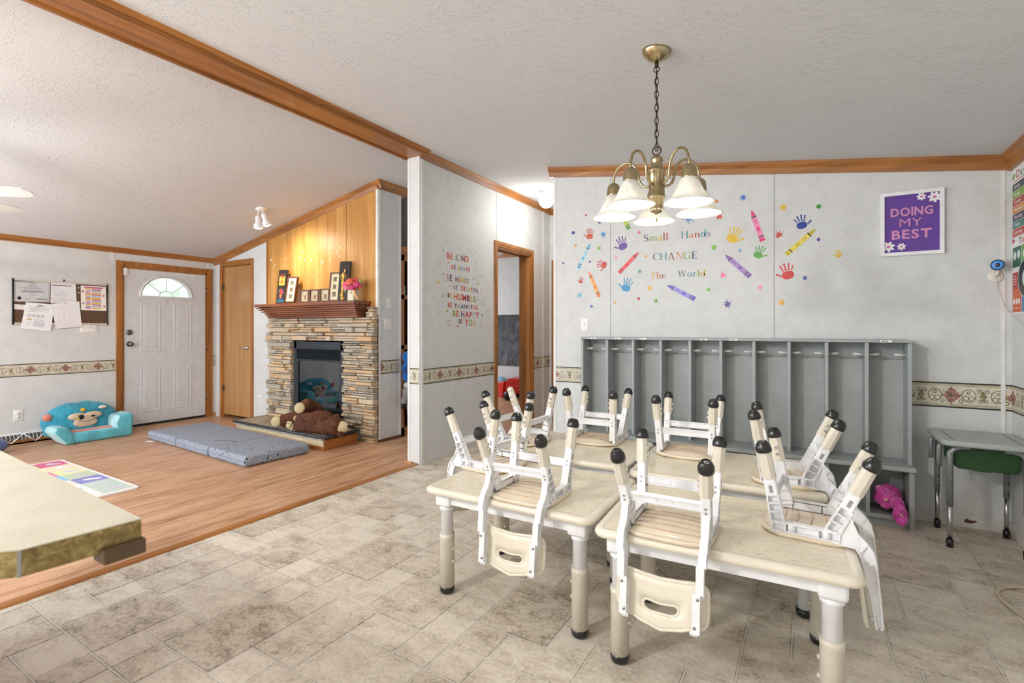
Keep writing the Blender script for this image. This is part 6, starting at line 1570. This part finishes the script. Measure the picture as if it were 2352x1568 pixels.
MB().tube(smoothpts([face_pt(2.255, .226) + Vector((.02, 0, 0)), face_pt(2.33, .214) + Vector((.026, 0, 0)), face_pt(2.41, .228) + Vector((.02, 0, 0))]), .003, 6).build('mouth_seam', flat((130, 106, 90), .8, name='seam_thread'), fc)
MB().ell(face_pt(2.31, .34) + Vector((.012, 0, 0)), (.022, .024, .022), 12, 8).build('yellow_tuft', flat((206, 164, 44), .8, name='mustard_plush'), t)
MB().ell((-7.12, 2.02, .285), (.022, .042, .042), 14, 10).build('ear', M_CORAL, t); MB().ell(face_pt(2.505, .345) + Vector((.0, 0, 0)), (.018, .042, .02), 14, 8).build('ear', flat((226, 206, 198), .8, name='pale_ear'), t)
# blue fuzzy cushion behind the counter, return-air grille
tag(blob('fuzzy_cushion', [((-6.98, 1.50, .075), (.14, .17, .075)), ((-6.95, 1.56, .085), (.10, .12, .075))], plush((88, 104, 150), 'blue_fuzzy'), None, .014, 4, .03, .03), 'dark blue fuzzy cushion on the floor at the picture edge beside the vent grille', 'cushion')
bpy.data.objects['fuzzy_cushion'].location.z = .012
gr = thing('vent_grille', 'white return-air grille with curved slats low on the front wall', 'vent', (FRX, 1.9, .005))
mb = MB().box(0, .012, -.42, .42, 0, .016).box(0, .012, -.42, .42, .104, .12).box(0, .012, -.42, -.405, 0, .12).box(0, .012, .405, .42, 0, .12)
mb.build('frame', M_WHITE, gr)
mb = MB()
for i in range(26):
    y = -.40 + .031 * i; mb.tube(smoothpts([(.006, y, .014), (.006, y + .016, .05), (.006, y + .018, .075), (.006, y + .008, .106)], 3), .0035, 5)
mb.build('slats', M_WHITE, gr)
mb = MB()
for a, b in ((-.2, -.1), (0, -.1), (0, .1), (.2, .1), (.2, .3), (-.2, -.3)): mb.tube([(.011, a, .106), (.011, b, .014)], .006, 6)
mb.build('brace', M_WHITE, gr); MB().box(.0, .002, -.41, .41, .01, .11).build('duct_opening', flat((90, 88, 82), .9, name='duct_grey'), gr)

# ================================================================== CORK BOARD AND PAPERS
cb = thing('bulletin_board', 'brown cork bulletin board in an aluminium frame beside the front door', 'bulletin board', (FRX, 0, 0))
by0, by1, bz0, bz1 = 1.815, 2.655, 1.315, 1.80
g = N('brown_cork_fabric'); a = g.noise(g.obj(), 160, 3, .7); M_CORK = g.set(g.ramp(a, [(.35, S(74, 54, 40)), (.6, S(104, 78, 58))]), .9)
MB().box(.001, .012, by0, by1, bz0, bz1).build('cork_panel', M_CORK, cb)
M_ALU = flat((212, 206, 196), .4, .3, name='brushed_aluminium')
mb = MB().box(.001, .018, by0, by1, bz0 - .006, bz0 + .014).box(.001, .018, by0, by1, bz1 - .014, bz1 + .006); mb.build('rail', M_ALU, cb)
mb = MB().rbox(.001, .022, by0 - .008, by0 + .008, bz0 - .01, bz1 + .01, .004, 2).rbox(.001, .02, by1 - .006, by1 + .006, bz0 - .008, bz1 + .008, .004, 2); mb.build('end_cap', M_BLACK, cb)
MB().box(.001, .008, 2.24, 2.252, bz1 + .006, bz1 + .03).build('hanger', M_BLACK, cb)
def fr(u, v): p = on_x(u / 8.4, 620 + v / 8.4, FRX); return (p.y, p.z)
def PF(a, z, off): return (FRX + off, a, z)
GREYT = ink(150, 150, 150); DKT = ink(70, 70, 74)
def sheet(name, label, quad, off, rgb, cat='paper', bend=.0):
    (d0, d1, d2, d3) = [fr(*q) for q in quad]             # tl, tr, br, bl
    dd = Decal(PF, off); dd.poly([d3, d2, d1, d0], ink(*rgb))
    def L(u, v): 
        t0 = (d0[0] + (d1[0] - d0[0]) * u, d0[1] + (d1[1] - d0[1]) * u); b0 = (d3[0] + (d2[0] - d3[0]) * u, d3[1] + (d2[1] - d3[1]) * u)
        return (t0[0] + (b0[0] - t0[0]) * v, t0[1] + (b0[1] - t0[1]) * v)
    def bar(u0, u1, v0, v1, m, lift=.0004): dd.poly([L(u0, v1), L(u1, v1), L(u1, v0), L(u0, v0)], m, lift)
    return dd, L, bar
dd, L, bar = sheet('certificate', '', ((270, 215), (960, 235), (945, 620), (262, 606)), .014, (198, 198, 200))
for k, (v0, w, c0) in enumerate(((.06, .26, .5), (.10, .14, .5), (.16, .16, .5), (.22, .30, .5), (.28, .5, .42), (.33, .5, .5), (.40, .6, .45), (.52, .7, .5), (.60, .2, .5), (.66, .2, .5))): bar(c0 - w / 2, c0 + w / 2, v0, v0 + .022, GREYT)
bar(.22, .82, .46, .49, ink(40, 40, 44)); bar(.45, .52, .02, .045, DKT); bar(.62, .94, .82, .9, GREYT); bar(.3, .48, .84, .87, GREYT)
for u0, u1, v0, v1 in ((.03, .97, .02, .03), (.03, .97, .96, .97), (.03, .04, .02, .97), (.96, .97, .02, .97)): bar(u0, u1, v0, v1, ink(150, 150, 152), .0003)
c = L(.14, .82); dd.ellipse(c, .017, .019, ink(30, 30, 32), 0, .0006, 8)
dd.build('certificate', 'grey certificate with a black seal, top left of the cork board', 'certificate')
dd, L, bar = sheet('s', '', ((975, 230), (1450, 262), (1470, 640), (965, 640)), .014, (226, 226, 228)); bar(.06, .82, .12, .16, DKT)
for k in range(8): bar(.06, .06 + (.22, .38, .52, .62, .55, .54, .8, .6)[k], .26 + .095 * k, .275 + .095 * k, GREYT if k != 3 else ink(110, 130, 200))
dd.build('typed_sheet', 'white typed sheet with a bold heading, top middle of the cork board', 'paper')
dd, L, bar = sheet('s', '', ((258, 655), (480, 672), (460, 765), (258, 755)), .014, (228, 226, 222)); bar(.1, .4, .5, .54, GREYT); bar(.55, .9, .2, .25, GREYT)
dd.build('paper_strip', 'narrow white paper strip at the left edge of the cork board', 'paper')
dd, L, bar = sheet('s', '', ((485, 620), (1040, 665), (965, 1185), (385, 1125)), .0195, (234, 234, 236)); bar(.42, .58, .07, .09, DKT); bar(.36, .7, .1, .125, GREYT)
for k in range(5): bar(.14, (.86, .7, .84, .6, .5)[k], .16 + .04 * k, .172 + .04 * k, GREYT)
for k in range(4): bar(.14 + .15 * k, .26 + .15 * k, .42, .54, ink(200, 200, 204))
bar(.16, .30, .60, .64, ink(190, 150, 80)); bar(.38, .76, .66, .88, ink(206, 206, 212)); bar(.14, .32, .70, .86, ink(222, 222, 226)); bar(.36, .7, .62, .635, GREYT)
dd.build('hanging_form', 'white printed form tilted and hanging below the lower left of the cork board', 'paper')
dd, L, bar = sheet('s', '', ((975, 655), (1515, 605), (1565, 1085), (1065, 1135)), .021, (230, 230, 230))
for k in range(9): bar(.14 + .04 * (k % 3), .84 - .05 * (k % 4), .12 + .085 * k, .126 + .085 * k, ink(190, 190, 194))
for k in range(3): bar(.18 + .2 * k, .19 + .2 * k, .5, .9, ink(196, 196, 200))
bar(.12, .86, .93, .936, GREYT); c = L(.5, .04); dd.ellipse(c, .007, .006, ink(226, 92, 60), 0, .002, 10)
dd.build('floor_plan_sheet', 'white sheet with a faint sketched plan held by an orange pin', 'paper')
dd, L, bar = sheet('s', '', ((1545, 298), (2030, 325), (2042, 790), (1552, 770)), .016, (240, 234, 228)); bar(.14, .88, .04, .10, ink(186, 100, 128))
cl = [(222, 176, 40), (160, 170, 220), (206, 120, 112), (222, 176, 40), (176, 190, 226), (190, 110, 100), (222, 176, 40), (170, 170, 214), (186, 100, 130), (226, 160, 60), (140, 180, 190), (160, 90, 130)]
cr = [(176, 96, 120), (160, 180, 226), (222, 170, 50), (190, 100, 96), (160, 180, 226), (222, 170, 50), (206, 120, 120), (160, 160, 214), (222, 176, 50), (186, 110, 140), (166, 186, 226), (222, 176, 40)]
for k in range(12): bar(.18, .38, .13 + .068 * k, .18 + .068 * k, ink(*cl[k])); bar(.42, .80, .13 + .068 * k, .18 + .068 * k, ink(*cr[k]))
for (u, v), rgb in (((.08, .24), (170, 110, 90)), ((.09, .72), (140, 150, 170)), ((.90, .38), (186, 120, 110)), ((.92, .82), (186, 130, 70))): dd.ellipse(L(u, v), .011, .013, ink(*rgb), 0, .0005, 12)
dd.build('colour_schedule', 'colourful striped schedule sheet on the right of the cork board', 'paper')
for (u, v), rgb, lab in (((1508, 343), (236, 236, 236), 'white push pin on the cork board left of the striped schedule'), ((1512, 440), (190, 214, 226), 'pale blue push pin on the cork board, under the white one')):
    a, z = fr(u, v); tag(MB().lathe([(.008, 0), (.008, .004), (.004, .006), (.004, .012), (.0065, .014), (0, .016)], 12, frame_M((FRX + .012, a, z), (1, 0, 0))).build('push_pin', flat(rgb, .35)), lab, 'push pin')

# ================================================================== BOOKCASE BEHIND THE CHASE, BEDROOM, COUNTER
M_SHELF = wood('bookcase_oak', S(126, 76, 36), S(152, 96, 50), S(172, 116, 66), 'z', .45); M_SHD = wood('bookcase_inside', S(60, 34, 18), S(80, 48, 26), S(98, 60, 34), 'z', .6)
t = thing('bookcase', 'tall built-in oak bookcase seen edge-on beside the white column', 'bookcase', (0, 0, 0))
bx, ya, yb = CHX, 4.305, 4.555
mb = MB().box(bx - .02, bx + .004, ya, ya + .045, 0, 2.16).box(bx - .02, bx + .004, yb - .04, yb, 0, 2.16).box(bx - .02, bx + .004, ya, yb, 0, .10).box(bx - .02, bx + .004, ya, yb, 2.06, 2.16)
for z in (1.61, 1.02): mb.box(bx - .02, bx + .004, ya, yb, z, z + .05)
mb.build('face_frame', M_SHELF, t)
mb = MB().prism([(bx + .004, 2.13), (bx + .03, 2.17), (bx + .04, 2.22), (bx - .02, 2.22), (bx - .02, 2.13)], 'y', ya, yb); mb.build('crown', M_SHELF, t)
mb = MB().box(bx - .32, bx - .31, ya, yb, 0, 2.16).box(bx - .32, bx - .02, ya, ya + .015, 0, 2.16).box(bx - .32, bx - .02, yb - .015, yb, 0, 2.16); mb.build('carcass', M_SHD, t)
mb = MB()
for z in (.08, 1.03, 1.62): mb.box(bx - .31, bx - .02, ya + .015, yb - .015, z, z + .02)
mb.build('shelf', M_SHD, t)
M_BLUE = plush((30, 110, 190), 'royal_blue_plush')
t = thing('blue_plush_toy', 'bright blue plush toy poking out of the oak bookcase', 'stuffed toy', (0, 0, 0))
blob('body', [((bx + .065, 4.325, .93), (.05, .055, .07)), ((bx + .075, 4.305, .81), (.05, .055, .055)), ((bx + .065, 4.325, .71), (.05, .055, .07)), ((bx + .06, 4.36, .82), (.045, .055, .15))], M_BLUE, t, .01, 4)
MB().ell((bx + .105, 4.255, .785), (.035, .03, .04), 14, 10).build('paw', plush((24, 78, 150), 'deep_blue_plush'), t)
t = thing('grey_hoodie', 'grey hooded jacket dangling out of the oak bookcase', 'jacket', (0, 0, 0))
M_HOOD = plush((142, 142, 142), 'grey_jersey')
blob('jacket_body', [((bx + .065, 4.35, .54), (.045, .055, .08)), ((bx + .065, 4.38, .42), (.045, .05, .22))], M_HOOD, t, .01, 4, .03, .06, [(smoothpts([(bx + .07, 4.32, .56), (bx + .085, 4.28, .48), (bx + .09, 4.24, .40)], 4), [.045, .043, .042, .04, .038, .036, .034, .033, .032])])
MB().ell((bx + .09, 4.235, .372), (.024, .024, .03), 12, 8).build('cuff', M_BLACK, t)
MB().ell((bx + .07, 4.32, .605), (.04, .04, .035), 12, 8).build('white_hood_lining', flat((206, 206, 206), .8, name='pale_lining'), t)
tag(MB().lathe([(.02, 0), (.03, .01), (.034, .06), (.028, .12), (.03, .13), (0, .13)], 16, T(bx - .07, 4.40, 1.643)).build('green_bottle', flat((150, 170, 140), .4, name='pale_green_plastic')), 'pale green bottle on the upper bookcase shelf', 'bottle')

# room behind the doorway
t = thing('chalkboard', 'smudged grey chalkboard on the bedroom wall seen through the doorway', 'chalkboard', (-5.05, 8.2, 1.04))
g = N('chalk_smudged_slate'); a = g.noise(g.mapv(g.obj(), (1, 1, .7)), 3.5, 6, .7, 1.5); M_CHK = g.set(g.ramp(a, [(.32, S(48, 48, 52)), (.5, S(80, 82, 88)), (.7, S(120, 124, 130))]), .8)
MB().box(-.9, .6, -.02, -.001, -.49, .49).build('slate', M_CHK, t)
mb = MB()
for pts in ([(-.1, -.021, .18), (-.05, -.021, .05), (-.03, -.021, .2), (.02, -.021, .1)], [(.05, -.021, .25), (.1, -.021, .0), (.14, -.021, .24)], [(-.15, -.021, .0), (-.1, -.021, -.1)]): mb.tube(smoothpts(pts), .004, 5)
mb.build('chalk_scribble', flat((150, 150, 150), .9, name='chalk'), t)
M_RED = flat((204, 32, 30), .35, name='red_plastic', coat=.3)
p = on_z(1180, 921, 0)
t = thing('toy_wagon', 'red plastic toy wagon with black wheels in the room beyond the doorway', 'toy', (p.x + .12, p.y + .25, .005), R(10))
bevel(MB().prism([(-.34, .12), (.34, .12), (.36, .38), (-.30, .38)], 'y', -.2, .2).build('body', M_RED, t), .02, 3)
mb = MB().rbox(-.30, .3, -.215, -.2, .17, .19, .004, 1).rbox(-.3, .3, -.215, -.2, .24, .26, .004, 1); mb.build('rib', M_RED, t)
for x in (-.27, .27):
    for y in (-.22, .22): MB().lathe([(.0, -.025), (.08, -.025), (.085, 0), (.08, .025), (0, .025)], 20, frame_M((x, y, .085), (0, 1, 0))).build('wheel', M_BLACK, t)
p = on_z(1148, 912, 0)
t = thing('toy_bin', 'tilted red toy bin holding something pale blue, beside the red wagon', 'toy bin', (p.x - .08, p.y + .18, .005), R(-15))
bevel(MB().prism([(-.2, 0), (.22, 0), (.26, .30), (-.26, .22)], 'y', -.18, .18).build('bin', M_RED, t), .015, 3)
MB().ell((-.04, 0, .26), (.17, .13, .10), 16, 10).build('contents', flat((150, 200, 222), .6, name='pale_blue'), t)

# kitchen peninsula
def make_counter():
    g = N('speckled_beige_laminate'); o = g.obj(); a = g.noise(o, 180, 3, .7); b = g.noise(o, 12, 3)
    return g.set(g.ramp(g.math('ADD', g.math('MULTIPLY', a, .7), g.math('MULTIPLY', b, .3)), [(.35, S(186, 179, 158)), (.6, S(204, 198, 180))]), .4)
def make_edge():
    g = N('olive_stone_edge_band'); o = g.obj(); a = g.noise(o, 60, 5, .7, .5)
    return g.set(g.ramp(a, [(.3, S(94, 74, 34)), (.5, S(140, 118, 64)), (.7, S(190, 172, 116))]), .45)
ct = thing('kitchen_counter', 'speckled beige laminate peninsula counter with olive edge band, at the lower left', 'counter', (0, 0, 0))
ZC = .91; P_ = [(-1.06, .433), (-1.074, .272), (-1.16, .19), (-3.05, .17), (-3.05, .50)]
mb = MB(); n = len(P_); cxy = (-2.0, .33)
mb.add([(x, y, ZC) for x, y in P_], [tuple(range(n))], mat=0)
mb.add([(x, y, ZC - .002) for x, y in P_] + [(x, y, ZC - .044) for x, y in P_], [(i, (i + 1) % n, n + (i + 1) % n, n + i) for i in range(n)] + [tuple(range(n, 2 * n))], mat=1)
mb.add([(x, y, ZC) for x, y in P_] + [(x, y, ZC - .002) for x, y in P_], [(i, (i + 1) % n, n + (i + 1) % n, n + i) for i in range(n)], mat=0)
mb.build('worktop', [make_counter(), make_edge()], ct)
MB().box(-1.0755, -1.0725, .269, .273, ZC - .044, ZC - .001).build('corner_trim', flat((170, 172, 176), .3, .8, name='metal_bead'), ct)
bevel(MB().box(-1.095, -1.048, .372, .437, ZC - .062, ZC - .034).build('edge_block', flat((92, 72, 48), .6, name='brown_block'), ct), .004)
bevel(MB().box(-2.95, -2.05, .20, .44, .0, ZC - .044).build('base_cabinet', wood('kitchen_oak', OAK['dark'], OAK['mid'], OAK['light_'], 'z'), ct), .004)
# small wooden doorstop wedge at the column foot
tag(bevel(MB().box(-3.275, -3.175, COLY - .035, COLY - .006, .0045, .02).build('door_stop', wood('pine_offcut', S(170, 120, 70), S(196, 146, 92), S(210, 166, 112), 'x')), .003), 'small pine offcut on the floor at the foot of the white column', 'wood offcut')
struct('trim_34', MB().prism([(.838, .045), (.852, .056), (.865, .047), (.89, .05), (.902, .044), (.885, .036), (.87, .03), (.845, .03), (.837, .034)], 'y', LY - .0112, LY - .0098), flat((96, 66, 38), .9, name='torn_base'))
